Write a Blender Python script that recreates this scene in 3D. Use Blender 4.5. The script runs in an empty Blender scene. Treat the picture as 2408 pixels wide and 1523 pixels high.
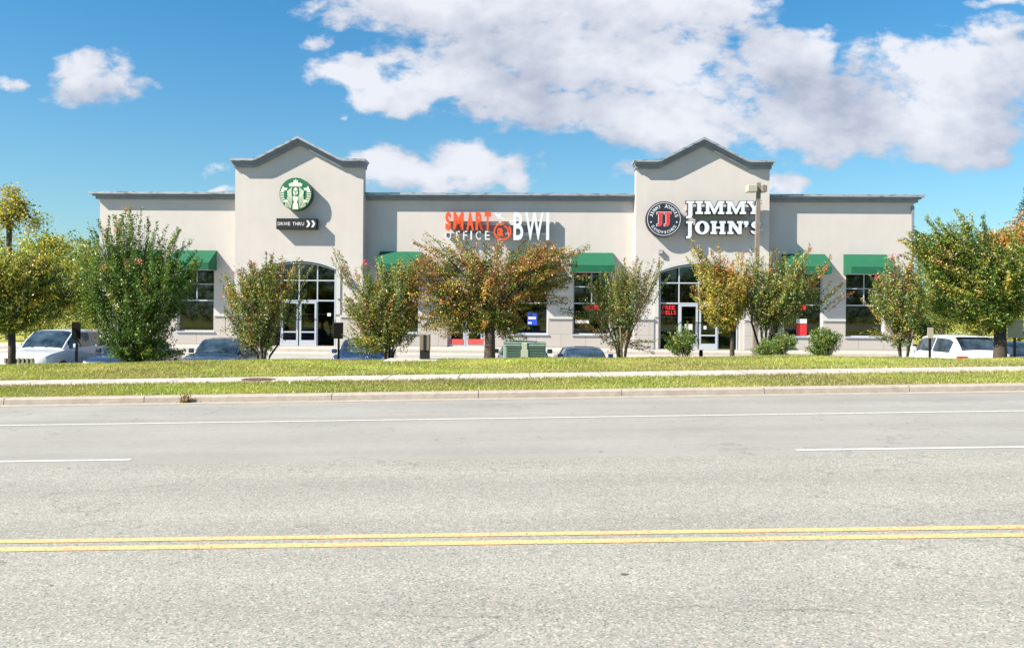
import bpy, bmesh, math, random
import numpy as np
from mathutils import Vector, Matrix
R = math.radians
random.seed(7); rng = np.random.default_rng(11)
S = bpy.context.scene
COL = S.collection

# ------------------------------------------------------------------ camera, light, sky
F = 2100.0; CX = 1204.0; HY = 740.0; ROLL = 0.008; EYE = 1.55   # focal length and horizon measured on a 2408 px wide frame
cam_d = bpy.data.cameras.new('camera'); cam = bpy.data.objects.new('camera', cam_d); COL.objects.link(cam)
cam_d.sensor_width = 36; cam_d.lens = 36 * F / 2408; cam_d.shift_y = -(761.5 - HY) / 2408
cam_d.clip_start = 0.1; cam_d.clip_end = 3000
cam.location = (0, 0, EYE)
cam.rotation_euler = (Matrix.Rotation(R(90), 4, 'X') @ Matrix.Rotation(ROLL, 4, 'Z')).to_euler()
S.camera = cam
TH = 0.028; BY = 43.75                       # yaw of the shop front and its distance straight ahead
UX = Vector((math.cos(TH), -math.sin(TH), 0)); UN = Vector((math.sin(TH), math.cos(TH), 0))
sun_dir = (UX * 0.683 + UN * 0.333 + Vector((0, 0, -0.65))).normalized()   # direction the light travels
sl = bpy.data.lights.new('sun', 'SUN'); sl.energy = 5.0; sl.angle = R(0.53); sl.color = (1.0, 0.90, 0.76)
so = bpy.data.objects.new('sun', sl); COL.objects.link(so)
so.rotation_euler = (-sun_dir).to_track_quat('Z', 'Y').to_euler()
S.view_settings.view_transform = 'Standard'; S.view_settings.look = 'None'
S.view_settings.exposure = 1.27; S.view_settings.gamma = 1.0
try: S.cycles.use_denoising = True
except Exception: pass
S.cycles.max_bounces = 8; S.cycles.transparent_max_bounces = 12

W = bpy.data.worlds.new('World'); S.world = W; W.use_nodes = True
nt = W.node_tree; N = nt.nodes; L = nt.links; N.clear()
def wn(t, **k):
    n = N.new(t)
    for a, b in k.items(): setattr(n, a, b)
    return n
def wmath(op, a, b=None, c=None, clamp=False):
    n = wn('ShaderNodeMath', operation=op, use_clamp=clamp)
    for i, v in enumerate((a, b, c)):
        if v is None: continue
        if isinstance(v, (int, float)): n.inputs[i].default_value = v
        else: L.new(v, n.inputs[i])
    return n.outputs[0]
sky = wn('ShaderNodeTexSky', sky_type='NISHITA'); sky.sun_disc = False
tosun = -sun_dir
sky.sun_elevation = math.asin(tosun.z); sky.sun_rotation = math.atan2(tosun.x, tosun.y)
sky.air_density = 1.0; sky.dust_density = 0.7; sky.ozone_density = 2.5
tc = wn('ShaderNodeTexCoord')
sep = wn('ShaderNodeSeparateXYZ'); L.new(tc.outputs['Generated'], sep.inputs[0])
ya = wmath('MAXIMUM', wmath('ABSOLUTE', sep.outputs[1]), 0.12)
gx = wmath('DIVIDE', sep.outputs[0], ya); gz = wmath('DIVIDE', sep.outputs[2], ya)
# clouds as blobs of direction (tangent of bearing, tangent of height): x, z, half width, half height, strength
CL = []
for (px, py, rx, ry, s) in [(195,172,92,62,.95),(185,212,115,40,.75),(265,210,60,36,.7),(322,196,34,26,.45),(-5,176,46,26,.7),
    (1120,-10,420,90,1.1),(1500,20,290,90,1.0),(1300,120,420,110,1.1),(830,165,130,52,.85),(960,215,165,52,.85),(1100,190,240,80,.95),
    (905,120,50,30,.5),(725,85,55,32,.5),(1350,240,380,70,1.0),(1640,270,330,90,1.05),(1820,165,150,100,.95),(1860,270,250,100,1.0),
    (1990,345,180,50,.8),(2270,150,260,100,1.05),(2090,120,85,62,.7),(2230,265,280,110,1.05),(2290,345,160,36,.8),(1700,190,150,70,.8),
    (1770,20,70,50,.6),(1930,60,60,25,.35),(2350,5,70,14,.5),
    (1100,395,130,80,1.0),(1205,410,75,62,.95),(900,415,105,58,.95),(1010,430,150,50,.9),(1190,298,60,22,.55),
    (545,400,38,20,.45),(520,455,60,12,.6),(1445,400,48,20,.45),(1830,440,62,40,.8),(785,272,14,9,.4),
    (2700,200,400,120,1.0),(3300,60,500,90,.9),(-500,60,300,80,.9),(-1200,250,400,120,.9)]:
    CL.append(((px - CX) / F, (HY - py) / F, rx / F, ry / F, s))
grp = bpy.data.node_groups.new('cloud_density', 'ShaderNodeTree')
grp.interface.new_socket('P', in_out='INPUT', socket_type='NodeSocketVector')
grp.interface.new_socket('D', in_out='OUTPUT', socket_type='NodeSocketFloat')
gi = grp.nodes.new('NodeGroupInput'); go = grp.nodes.new('NodeGroupOutput')
def gn(t, **k):
    n = grp.nodes.new(t)
    for a, b in k.items(): setattr(n, a, b)
    return n
def gmath(op, a, b=None):
    n = gn('ShaderNodeMath', operation=op)
    for i, v in enumerate((a, b)):
        if v is None: continue
        if isinstance(v, (int, float)): n.inputs[i].default_value = v
        else: grp.links.new(v, n.inputs[i])
    return n.outputs[0]
warp = gn('ShaderNodeTexNoise'); warp.inputs['Scale'].default_value = 9; warp.inputs['Detail'].default_value = 3
grp.links.new(gi.outputs[0], warp.inputs['Vector'])
ws = gn('ShaderNodeVectorMath', operation='SUBTRACT'); grp.links.new(warp.outputs['Color'], ws.inputs[0]); ws.inputs[1].default_value = (.5, .5, .5)
wm = gn('ShaderNodeVectorMath', operation='MULTIPLY'); grp.links.new(ws.outputs[0], wm.inputs[0]); wm.inputs[1].default_value = (.13, .08, 0)
wa = gn('ShaderNodeVectorMath', operation='ADD'); grp.links.new(gi.outputs[0], wa.inputs[0]); grp.links.new(wm.outputs[0], wa.inputs[1])
acc = None
for (x, z, rx, rz, s) in CL:
    a = gn('ShaderNodeVectorMath', operation='SUBTRACT'); grp.links.new(wa.outputs[0], a.inputs[0]); a.inputs[1].default_value = (x, z, 0)
    b = gn('ShaderNodeVectorMath', operation='MULTIPLY'); grp.links.new(a.outputs[0], b.inputs[0]); b.inputs[1].default_value = (1 / rx, 1 / rz, 0)
    c = gn('ShaderNodeVectorMath', operation='DOT_PRODUCT'); grp.links.new(b.outputs[0], c.inputs[0]); grp.links.new(b.outputs[0], c.inputs[1])
    v = gmath('MULTIPLY', gmath('MAXIMUM', gmath('SUBTRACT', 1.0, gmath('MULTIPLY', c.outputs['Value'], .62)), -1.0), s)
    acc = v if acc is None else gmath('MAXIMUM', acc, v)
st = gn('ShaderNodeVectorMath', operation='MULTIPLY'); grp.links.new(gi.outputs[0], st.inputs[0]); st.inputs[1].default_value = (1, 1.6, 1)
n1 = gn('ShaderNodeTexNoise'); n1.inputs['Scale'].default_value = 9.5; n1.inputs['Detail'].default_value = 12; n1.inputs['Roughness'].default_value = .60
grp.links.new(st.outputs[0], n1.inputs['Vector'])
nn = gmath('MULTIPLY', gmath('SUBTRACT', n1.outputs['Fac'], .5), 2.1)
n2 = gn('ShaderNodeTexNoise'); n2.inputs['Scale'].default_value = 34; n2.inputs['Detail'].default_value = 9; n2.inputs['Roughness'].default_value = .62
grp.links.new(st.outputs[0], n2.inputs['Vector'])
nn = gmath('ADD', nn, gmath('MULTIPLY', gmath('SUBTRACT', n2.outputs['Fac'], .5), 1.15))
grp.links.new(gmath('ADD', acc, nn), go.inputs[0])
comb = wn('ShaderNodeCombineXYZ'); L.new(gx, comb.inputs[0]); L.new(gz, comb.inputs[1])
g1 = wn('ShaderNodeGroup'); g1.node_tree = grp; L.new(comb.outputs[0], g1.inputs[0])
off = wn('ShaderNodeVectorMath', operation='ADD'); L.new(comb.outputs[0], off.inputs[0]); off.inputs[1].default_value = (-.020, .042, 0)
g2 = wn('ShaderNodeGroup'); g2.node_tree = grp; L.new(off.outputs[0], g2.inputs[0])
mask = wn('ShaderNodeMapRange', interpolation_type='SMOOTHSTEP'); L.new(g1.outputs[0], mask.inputs[0])
mask.inputs[1].default_value = .22; mask.inputs[2].default_value = .74
soft = wn('ShaderNodeTexNoise'); soft.inputs['Scale'].default_value = 6.0; soft.inputs['Detail'].default_value = 4; L.new(comb.outputs[0], soft.inputs['Vector'])
lit = wmath('ADD', wmath('MULTIPLY', wmath('SUBTRACT', g1.outputs[0], g2.outputs[0]), .55), wmath('MULTIPLY', wmath('SUBTRACT', .53, soft.outputs['Fac']), 3.0))           # bright where the cloud thins towards the sun
shade = wn('ShaderNodeMapRange'); L.new(lit, shade.inputs[0]); shade.inputs[1].default_value = -.55; shade.inputs[2].default_value = .62
cr = wn('ShaderNodeMix', data_type='RGBA'); L.new(shade.outputs[0], cr.inputs[0])
cr.inputs[6].default_value = (3.6, 3.95, 4.95, 1); cr.inputs[7].default_value = (7.2, 7.3, 7.8, 1)
tint = wn('ShaderNodeMix', data_type='RGBA', blend_type='MULTIPLY'); tint.inputs[0].default_value = 1
L.new(sky.outputs[0], tint.inputs[6])
tg = wn('ShaderNodeMapRange', interpolation_type='SMOOTHSTEP'); L.new(sep.outputs[2], tg.inputs[0]); tg.inputs[1].default_value = .02; tg.inputs[2].default_value = .45
tcx = wn('ShaderNodeMix', data_type='RGBA'); L.new(tg.outputs[0], tcx.inputs[0]); tcx.inputs[6].default_value = (.86, 1.17, 1.19, 1); tcx.inputs[7].default_value = (.31, 1.07, 1.38, 1)
L.new(tcx.outputs[2], tint.inputs[7])
mx = wn('ShaderNodeMix', data_type='RGBA')
above = wn('ShaderNodeMapRange'); L.new(sep.outputs[2], above.inputs[0]); above.inputs[1].default_value = 0.0; above.inputs[2].default_value = .05
fwd = wn('ShaderNodeMapRange'); L.new(sep.outputs[1], fwd.inputs[0]); fwd.inputs[1].default_value = -.25; fwd.inputs[2].default_value = .25; fwd.inputs[3].default_value = .12
mk = wmath('MULTIPLY', wmath('MULTIPLY', wmath('MULTIPLY', mask.outputs[0], above.outputs[0]), fwd.outputs[0]), .94)
L.new(mk, mx.inputs[0]); L.new(tint.outputs[2], mx.inputs[6]); L.new(cr.outputs[2], mx.inputs[7])
bg = wn('ShaderNodeBackground'); bg.inputs[1].default_value = .0515; L.new(mx.outputs[2], bg.inputs[0])
wo = wn('ShaderNodeOutputWorld'); L.new(bg.outputs[0], wo.inputs[0])

# ------------------------------------------------------------------ helpers
def link(o): COL.objects.link(o); return o
def tag(o, label=None, cat=None, group=None, kind=None):
    if label: o['label'] = label
    if cat: o['category'] = cat
    if group: o['group'] = group
    if kind: o['kind'] = kind
    return o
def empty(name, loc=(0, 0, 0), rz=0, **k):
    o = link(bpy.data.objects.new(name, None)); o.location = loc; o.rotation_euler = (0, 0, rz); o.empty_display_size = .2
    return tag(o, **k)
def copy_tree(o, parent=None):
    c = o.copy(); COL.objects.link(c); c.parent = parent
    for ch in o.children: copy_tree(ch, c)
    return c
def mat(name, col, rough=.6, metal=0, var=.0, scale=4, bump=0, bscale=40, spec=.5, detail=4, col2=None):
    m = bpy.data.materials.new(name); m.use_nodes = True; t = m.node_tree; p = t.nodes['Principled BSDF']
    p.inputs['Roughness'].default_value = rough; p.inputs['Metallic'].default_value = metal
    p.inputs['Specular IOR Level'].default_value = spec
    c = (*col, 1); p.inputs['Base Color'].default_value = c
    if var or col2:
        tx = t.nodes.new('ShaderNodeTexCoord'); n = t.nodes.new('ShaderNodeTexNoise'); n.inputs['Scale'].default_value = scale; n.inputs['Detail'].default_value = detail
        t.links.new(tx.outputs['Object'], n.inputs['Vector'])
        r = t.nodes.new('ShaderNodeValToRGB'); r.color_ramp.elements[0].position = .3; r.color_ramp.elements[1].position = .7
        r.color_ramp.elements[0].color = (*(col2 or tuple(v * (1 - var) for v in col)), 1)
        r.color_ramp.elements[1].color = (*tuple(min(1, v * (1 + var)) for v in col), 1)
        t.links.new(n.outputs[0], r.inputs[0]); t.links.new(r.outputs[0], p.inputs['Base Color'])
    if bump:
        tx = t.nodes.new('ShaderNodeTexCoord'); n = t.nodes.new('ShaderNodeTexNoise'); n.inputs['Scale'].default_value = bscale; n.inputs['Detail'].default_value = 3
        t.links.new(tx.outputs['Object'], n.inputs['Vector'])
        b = t.nodes.new('ShaderNodeBump'); b.inputs['Strength'].default_value = bump; b.inputs['Distance'].default_value = .02
        t.links.new(n.outputs[0], b.inputs['Height']); t.links.new(b.outputs[0], p.inputs['Normal'])
    return m
def mesh_obj(name, verts, faces, m=None, parent=None, smooth=False, mats=None, mi=None):
    me = bpy.data.meshes.new(name); me.from_pydata([tuple(v) for v in verts], [], faces); me.update()
    o = link(bpy.data.objects.new(name, me)); o.parent = parent
    for x in (mats or ([m] if m else [])): me.materials.append(x)
    if mi is not None: me.polygons.foreach_set('material_index', mi)
    if smooth: me.polygons.foreach_set('use_smooth', [True] * len(me.polygons))
    return o
class MB:
    def __init__(s): s.v = []; s.f = []; s.mi = []
    def add(s, v, f, mi=0):
        b = len(s.v); s.v += [tuple(p) for p in v]; s.f += [tuple(b + i for i in q) for q in f]; s.mi += [mi] * len(f); return s
    def box(s, x0, x1, y0, y1, z0, z1, mi=0):
        v = [(x0,y0,z0),(x1,y0,z0),(x1,y1,z0),(x0,y1,z0),(x0,y0,z1),(x1,y0,z1),(x1,y1,z1),(x0,y1,z1)]
        return s.add(v, [(0,3,2,1),(4,5,6,7),(0,1,5,4),(1,2,6,5),(2,3,7,6),(3,0,4,7)], mi)
    def tube(s, pts, rad, n=8, mi=0, cap=True):
        pts = [Vector(p) for p in pts]; rings = []
        for i, p in enumerate(pts):
            d = (pts[min(i + 1, len(pts) - 1)] - pts[max(i - 1, 0)]).normalized()
            a = d.cross(Vector((0, 0, 1)) if abs(d.z) < .9 else Vector((1, 0, 0))).normalized(); b = d.cross(a)
            r = rad[i] if isinstance(rad, (list, tuple)) else rad
            rings.append([p + a * (r * math.cos(2 * math.pi * k / n)) + b * (r * math.sin(2 * math.pi * k / n)) for k in range(n)])
        v = [q for g in rings for q in g]; f = []
        for i in range(len(pts) - 1):
            for k in range(n): f.append((i*n+k, (i+1)*n+k, (i+1)*n+(k+1)%n, i*n+(k+1)%n))
        if cap: f.append(tuple(range(n))); f.append(tuple(range((len(pts)-1)*n, len(pts)*n))[::-1])
        return s.add(v, f, mi)
    def prism_y(s, prof, y0, y1, mi=0):       # prof in (x, z)
        n = len(prof); v = [(x, y0, z) for x, z in prof] + [(x, y1, z) for x, z in prof]
        return s.add(v, [tuple(range(n)), tuple(range(n, 2*n))[::-1]] + [((i+1)%n, i, n+i, n+(i+1)%n) for i in range(n)], mi)
    def prism_x(s, prof, x0, x1, mi=0):       # prof in (y, z)
        n = len(prof); v = [(x0, y, z) for y, z in prof] + [(x1, y, z) for y, z in prof]
        return s.add(v, [tuple(range(n)), tuple(range(n, 2*n))[::-1]] + [((i+1)%n, i, n+i, n+(i+1)%n) for i in range(n)], mi)
    def build(s, name, m, parent=None, bevel=0, smooth=False, seg=1):
        mats = m if isinstance(m, list) else [m]
        o = mesh_obj(name, s.v, s.f, None, parent, smooth, mats, s.mi)
        bm = bmesh.new(); bm.from_mesh(o.data); bmesh.ops.recalc_face_normals(bm, faces=bm.faces); bm.to_mesh(o.data); bm.free()
        if bevel:
            b = o.modifiers.new('bevel', 'BEVEL'); b.width = bevel; b.segments = seg; b.limit_method = 'ANGLE'
        return o
def fill2d(loops, depth, offset=0.0):
    """filled polygon with holes, as a slab: front face at y=0, back at y=depth; loops in (x, z)"""
    cu = bpy.data.curves.new('c', 'CURVE'); cu.dimensions = '2D'; cu.fill_mode = 'BOTH'; cu.extrude = depth / 2; cu.offset = offset
    for lp in loops:
        sp = cu.splines.new('POLY'); sp.points.add(len(lp) - 1); sp.use_cyclic_u = True
        for i, (x, z) in enumerate(lp): sp.points[i].co = (x, z, 0, 1)
    return curve_verts(cu, depth)
def curve_verts(cu, depth):
    o = link(bpy.data.objects.new('c', cu)); dg = bpy.context.evaluated_depsgraph_get(); dg.update()
    me = bpy.data.meshes.new_from_object(o.evaluated_get(dg)); bpy.data.objects.remove(o)
    v = [(p.co.x, depth / 2 - p.co.z, p.co.y) for p in me.vertices]; f = [tuple(p.vertices) for p in me.polygons]
    bpy.data.meshes.remove(me); bpy.data.curves.remove(cu); return v, f
def glyph(ch, depth, bold=0.0):
    cu = bpy.data.curves.new('t', 'FONT'); cu.body = ch; cu.size = 1; cu.extrude = depth / 2; cu.offset = bold; cu.resolution_u = 3
    return curve_verts(cu, depth)
def fit(v, x0, x1, z0, z1, y=0.0):
    xs = [p[0] for p in v]; zs = [p[2] for p in v]; a, b = min(xs), max(xs); c, d = min(zs), max(zs)
    return [(x0 + (p[0]-a)/(b-a)*(x1-x0), y + p[1], z0 + (p[2]-c)/(d-c)*(z1-z0)) for p in v]
def circle(cx, cz, r, n=48, rz=None): return [(cx + r*math.cos(2*math.pi*k/n), cz + (rz or r)*math.sin(2*math.pi*k/n)) for k in range(n)]
def ribbon(pts, w):
    a, b = [], []
    for i, p in enumerate(pts):
        q0 = pts[max(i-1, 0)]; q1 = pts[min(i+1, len(pts)-1)]; dx, dz = q1[0]-q0[0], q1[1]-q0[1]; l = math.hypot(dx, dz) or 1
        ww = w[i] if isinstance(w, (list, tuple)) else w
        a.append((p[0]-dz/l*ww/2, p[1]+dx/l*ww/2)); b.append((p[0]+dz/l*ww/2, p[1]-dx/l*ww/2))
    return a + b[::-1]
def pt(px, py, D):
    """point seen at frame position (px, py) at distance D straight ahead"""
    x = (px - CX) + ROLL * (py - HY); v = (py - HY) - ROLL * (px - CX)
    return Vector((x * D / F, D, EYE - v * D / F))
def pb(px, py, o=0.0):
    """the same on the plane o metres in front (negative) of the main shop wall: returns (u, z)"""
    x = (px - CX) + ROLL * (py - HY); v = (py - HY) - ROLL * (px - CX)
    D = (BY * math.cos(TH) + o) / (x / F * math.sin(TH) + math.cos(TH))
    return (x * D / F * math.cos(TH) - (D - BY) * math.sin(TH), EYE - v * D / F)
def bw(u, o, z): return Vector((0, BY, 0)) + UX * u + UN * o + Vector((0, 0, z))

# ------------------------------------------------------------------ materials
M = {}
def road_mat():
    m = bpy.data.materials.new('asphalt'); m.use_nodes = True; t = m.node_tree; n = t.nodes; l = t.links; p = n['Principled BSDF']
    tx = n.new('ShaderNodeTexCoord'); sp = n.new('ShaderNodeSeparateXYZ'); l.new(tx.outputs['Object'], sp.inputs[0])
    v1 = n.new('ShaderNodeTexVoronoi'); v1.inputs['Scale'].default_value = 92; l.new(tx.outputs['Object'], v1.inputs['Vector'])
    w1 = n.new('ShaderNodeTexWhiteNoise'); l.new(v1.outputs['Color'], w1.inputs['Vector'])
    stone = n.new('ShaderNodeValToRGB'); e = stone.color_ramp.elements
    e[0].position = 0; e[0].color = (.13, .14, .12, 1); e[1].position = 1; e[1].color = (.50, .47, .42, 1)
    for pos, c in ((.12, (.235, .245, .215, 1)), (.5, (.305, .295, .268, 1)), (.82, (.35, .325, .285, 1))):
        x = e.new(pos); x.color = c
    l.new(w1.outputs['Value'], stone.inputs[0])
    big = n.new('ShaderNodeTexNoise'); big.inputs['Scale'].default_value = .55; big.inputs['Detail'].default_value = 5; l.new(tx.outputs['Object'], big.inputs['Vector'])
    mid = n.new('ShaderNodeTexNoise'); mid.inputs['Scale'].default_value = 9; mid.inputs['Detail'].default_value = 5; l.new(tx.outputs['Object'], mid.inputs['Vector'])
    mp = n.new('ShaderNodeMapping'); mp.inputs['Scale'].default_value = (.06, 1.1, 1); l.new(tx.outputs['Object'], mp.inputs[0])
    stk = n.new('ShaderNodeTexNoise'); stk.inputs['Scale'].default_value = 1.6; stk.inputs['Detail'].default_value = 4; l.new(mp.outputs[0], stk.inputs['Vector'])
    # the finer, tighter surface course of the two far lanes
    fine = n.new('ShaderNodeTexNoise'); fine.inputs['Scale'].default_value = 60; fine.inputs['Detail'].default_value = 4; l.new(tx.outputs['Object'], fine.inputs['Vector'])
    fr = n.new('ShaderNodeValToRGB'); fr.color_ramp.elements[0].position = .3; fr.color_ramp.elements[0].color = (.272, .268, .246, 1)
    fr.color_ramp.elements[1].position = .72; fr.color_ramp.elements[1].color = (.342, .333, .305, 1); l.new(fine.outputs[0], fr.inputs[0])
    jag = n.new('ShaderNodeMath'); jag.operation = 'MULTIPLY_ADD'; l.new(mid.outputs[0], jag.inputs[0]); jag.inputs[1].default_value = .14; l.new(sp.outputs[1], jag.inputs[2])
    seam = n.new('ShaderNodeMapRange'); l.new(jag.outputs[0], seam.inputs[0]); seam.inputs[1].default_value = 9.66; seam.inputs[2].default_value = 9.76
    mix = n.new('ShaderNodeMix'); mix.data_type = 'RGBA'; l.new(seam.outputs[0], mix.inputs[0]); l.new(stone.outputs[0], mix.inputs[6]); l.new(fr.outputs[0], mix.inputs[7])
    def mult(a, fac_socket, lo, hi, f0=.3, f1=.7):
        r = n.new('ShaderNodeMapRange'); l.new(fac_socket, r.inputs[0]); r.inputs[1].default_value = f0; r.inputs[2].default_value = f1; r.inputs[3].default_value = lo; r.inputs[4].default_value = hi
        x = n.new('ShaderNodeVectorMath'); x.operation = 'SCALE'; l.new(a, x.inputs[0]); l.new(r.outputs[0], x.inputs['Scale']); return x.outputs[0]
    c = mult(mix.outputs[2], big.outputs[0], .93, 1.06); c = mult(c, stk.outputs[0], .94, 1.05); c = mult(c, mid.outputs[0], .95, 1.04)
    # dark specks of oil and tar
    v2 = n.new('ShaderNodeTexVoronoi'); v2.inputs['Scale'].default_value = 1.1; l.new(tx.outputs['Object'], v2.inputs['Vector'])
    c = mult(c, v2.outputs['Distance'], .30, 1.0, .022, .04)
    # darker wheel paths
    wp = n.new('ShaderNodeMath'); wp.operation = 'SINE'; wv = n.new('ShaderNodeMath'); wv.operation = 'MULTIPLY_ADD'; l.new(sp.outputs[1], wv.inputs[0]); wv.inputs[1].default_value = 3.49; wv.inputs[2].default_value = 1.2; l.new(wv.outputs[0], wp.inputs[0])
    c = mult(c, wp.outputs[0], .955, 1.02, -1, 1)
    # irregular old patches
    v3 = n.new('ShaderNodeTexVoronoi'); v3.inputs['Scale'].default_value = .16; l.new(mp.outputs[0], v3.inputs['Vector']); w3 = n.new('ShaderNodeTexWhiteNoise'); l.new(v3.outputs['Color'], w3.inputs['Vector'])
    c = mult(c, w3.outputs['Value'], .97, 1.03, 0, 1)
    # faint meandering cracks where two noise sheets cross
    k1 = n.new('ShaderNodeTexNoise'); k1.inputs['Scale'].default_value = .42; k1.inputs['Detail'].default_value = 7; l.new(tx.outputs['Object'], k1.inputs['Vector'])
    k2 = n.new('ShaderNodeMath'); k2.operation = 'SUBTRACT'; l.new(k1.outputs[0], k2.inputs[0]); k2.inputs[1].default_value = .57; k3 = n.new('ShaderNodeMath'); k3.operation = 'ABSOLUTE'; l.new(k2.outputs[0], k3.inputs[0])
    c = mult(c, k3.outputs[0], .78, 1.0, .0012, .0035)
    # meandering hairline crack along the near lane
    cr1 = n.new('ShaderNodeTexNoise'); cr1.inputs['Scale'].default_value = 1.4; cr1.inputs['Detail'].default_value = 6; l.new(tx.outputs['Object'], cr1.inputs['Vector'])
    ca = n.new('ShaderNodeMath'); ca.operation = 'MULTIPLY_ADD'; l.new(cr1.outputs[0], ca.inputs[0]); ca.inputs[1].default_value = .5; l.new(sp.outputs[1], ca.inputs[2])
    cs = n.new('ShaderNodeMath'); cs.operation = 'SUBTRACT'; l.new(ca.outputs[0], cs.inputs[0]); cs.inputs[1].default_value = 4.88
    cb = n.new('ShaderNodeMath'); cb.operation = 'ABSOLUTE'; l.new(cs.outputs[0], cb.inputs[0])
    cc = n.new('ShaderNodeMath'); cc.operation = 'ADD'; l.new(cb.outputs[0], cc.inputs[0])
    br = n.new('ShaderNodeMapRange'); l.new(big.outputs[0], br.inputs[0]); br.inputs[1].default_value = .46; br.inputs[2].default_value = .54; br.inputs[3].default_value = 0; br.inputs[4].default_value = .02
    l.new(br.outputs[0], cc.inputs[1])
    c = mult(c, cc.outputs[0], .76, 1.0, .008, .022)
    l.new(c, p.inputs['Base Color']); p.inputs['Roughness'].default_value = .88; p.inputs['Specular IOR Level'].default_value = .3
    b = n.new('ShaderNodeBump'); b.inputs['Strength'].default_value = .16; b.inputs['Distance'].default_value = .006; l.new(v1.outputs['Distance'], b.inputs['Height']); l.new(b.outputs[0], p.inputs['Normal'])
    return m
M['road'] = road_mat()
M['lot'] = mat('lot_asphalt', (.34, .33, .31), .9, var=.08, scale=2, bump=.2, bscale=70)
M['concrete'] = mat('sidewalk_concrete', (.47, .43, .385), .85, var=.07, scale=5, bump=.15, bscale=60)
M['kerbc'] = mat('kerb_concrete', (.37, .325, .275), .85, var=.12, scale=6, bump=.25, bscale=30)
M['joint'] = mat('joint_dirt', (.12, .09, .07), .95, var=.3, scale=20)
M['white_line'] = mat('road_white', (.66, .66, .64), .7, var=.06, scale=12)
def worn_paint(name, col, thr):
    m = mat(name, col, .75, var=.06, scale=14); t = m.node_tree; n = t.nodes; l = t.links; p = n['Principled BSDF']; out = n['Material Output']
    tx = n.new('ShaderNodeTexCoord'); v = n.new('ShaderNodeTexNoise'); v.inputs['Scale'].default_value = 55; v.inputs['Detail'].default_value = 5; l.new(tx.outputs['Object'], v.inputs['Vector'])
    r = n.new('ShaderNodeMapRange'); l.new(v.outputs[0], r.inputs[0]); r.inputs[1].default_value = thr; r.inputs[2].default_value = thr + .06; r.inputs[3].default_value = 0; r.inputs[4].default_value = 1
    tr = n.new('ShaderNodeBsdfTransparent'); mx = n.new('ShaderNodeMixShader'); l.new(r.outputs[0], mx.inputs[0]); l.new(tr.outputs[0], mx.inputs[1]); l.new(p.outputs[0], mx.inputs[2]); l.new(mx.outputs[0], out.inputs[0]); return m
M['yellow_line'] = worn_paint('road_yellow', (.68, .44, .20), .35)
M['white_line'] = worn_paint('road_white2', (.55, .55, .54), .35)
def stucco():
    m = mat('cream_stucco', (.54, .505, .485), .9, var=.03, scale=1.2, bump=.25, bscale=55, detail=6)
    t = m.node_tree; n = t.nodes; l = t.links; p = n['Principled BSDF']; src = p.inputs['Base Color'].links[0].from_socket
    tx = n.new('ShaderNodeTexCoord'); mp = n.new('ShaderNodeMapping'); mp.inputs['Scale'].default_value = (2.2, 2.2, .12); l.new(tx.outputs['Object'], mp.inputs[0])
    s = n.new('ShaderNodeTexNoise'); s.inputs['Scale'].default_value = 1.5; s.inputs['Detail'].default_value = 6; l.new(mp.outputs[0], s.inputs['Vector'])
    r = n.new('ShaderNodeMapRange'); l.new(s.outputs[0], r.inputs[0]); r.inputs[1].default_value = .35; r.inputs[2].default_value = .65; r.inputs[3].default_value = .985; r.inputs[4].default_value = 1.008
    x = n.new('ShaderNodeVectorMath'); x.operation = 'SCALE'; l.new(src, x.inputs[0]); l.new(r.outputs[0], x.inputs['Scale']); l.new(x.outputs[0], p.inputs['Base Color']); return m
M['stucco'] = stucco()
def blockwork():
    m = mat('ground_face_block', (.44, .41, .39), .85, bump=.2, bscale=60)
    t = m.node_tree; n = t.nodes; l = t.links; p = n['Principled BSDF']
    tx = n.new('ShaderNodeTexCoord'); mp = n.new('ShaderNodeMapping'); mp.inputs['Rotation'].default_value = (R(90), 0, 0); l.new(tx.outputs['Object'], mp.inputs[0])
    b = n.new('ShaderNodeTexBrick'); l.new(mp.outputs[0], b.inputs['Vector']); b.inputs['Scale'].default_value = 1
    b.inputs['Brick Width'].default_value = 1.2; b.inputs['Row Height'].default_value = .62; b.inputs['Mortar Size'].default_value = .012
    b.inputs['Color1'].default_value = (.44, .41, .39, 1); b.inputs['Color2'].default_value = (.42, .39, .37, 1); b.inputs['Mortar'].default_value = (.27, .245, .215, 1)
    l.new(b.outputs['Color'], p.inputs['Base Color']); return m
M['block'] = blockwork()
M['trim'] = mat('grey_trim', (.195, .23, .275), .7, var=.12, scale=3, bump=.1)
def flashing():
    m = mat('roof_flashing', (.42, .44, .45), .5, metal=.25, var=.0); t = m.node_tree; n = t.nodes; l = t.links; p = n['Principled BSDF']
    tx = n.new('ShaderNodeTexCoord'); mp = n.new('ShaderNodeMapping'); mp.inputs['Scale'].default_value = (1.3, 1, 6); l.new(tx.outputs['Object'], mp.inputs[0])
    s = n.new('ShaderNodeTexNoise'); s.inputs['Scale'].default_value = 2; s.inputs['Detail'].default_value = 8; s.inputs['Roughness'].default_value = .7; l.new(mp.outputs[0], s.inputs['Vector'])
    r = n.new('ShaderNodeValToRGB'); r.color_ramp.elements[0].position = .38; r.color_ramp.elements[0].color = (.14, .155, .165, 1); r.color_ramp.elements[1].position = .5; r.color_ramp.elements[1].color = (.36, .40, .45, 1)
    l.new(s.outputs[0], r.inputs[0]); l.new(r.outputs[0], p.inputs['Base Color']); return m
M['flash'] = flashing()
M['roof'] = mat('flat_roof', (.3, .3, .3), .9)
M['frame'] = mat('white_frame', (.42, .46, .52), .4, spec=.5)
M['archtrim'] = mat('arch_trim', (.50, .51, .50), .7)
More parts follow.
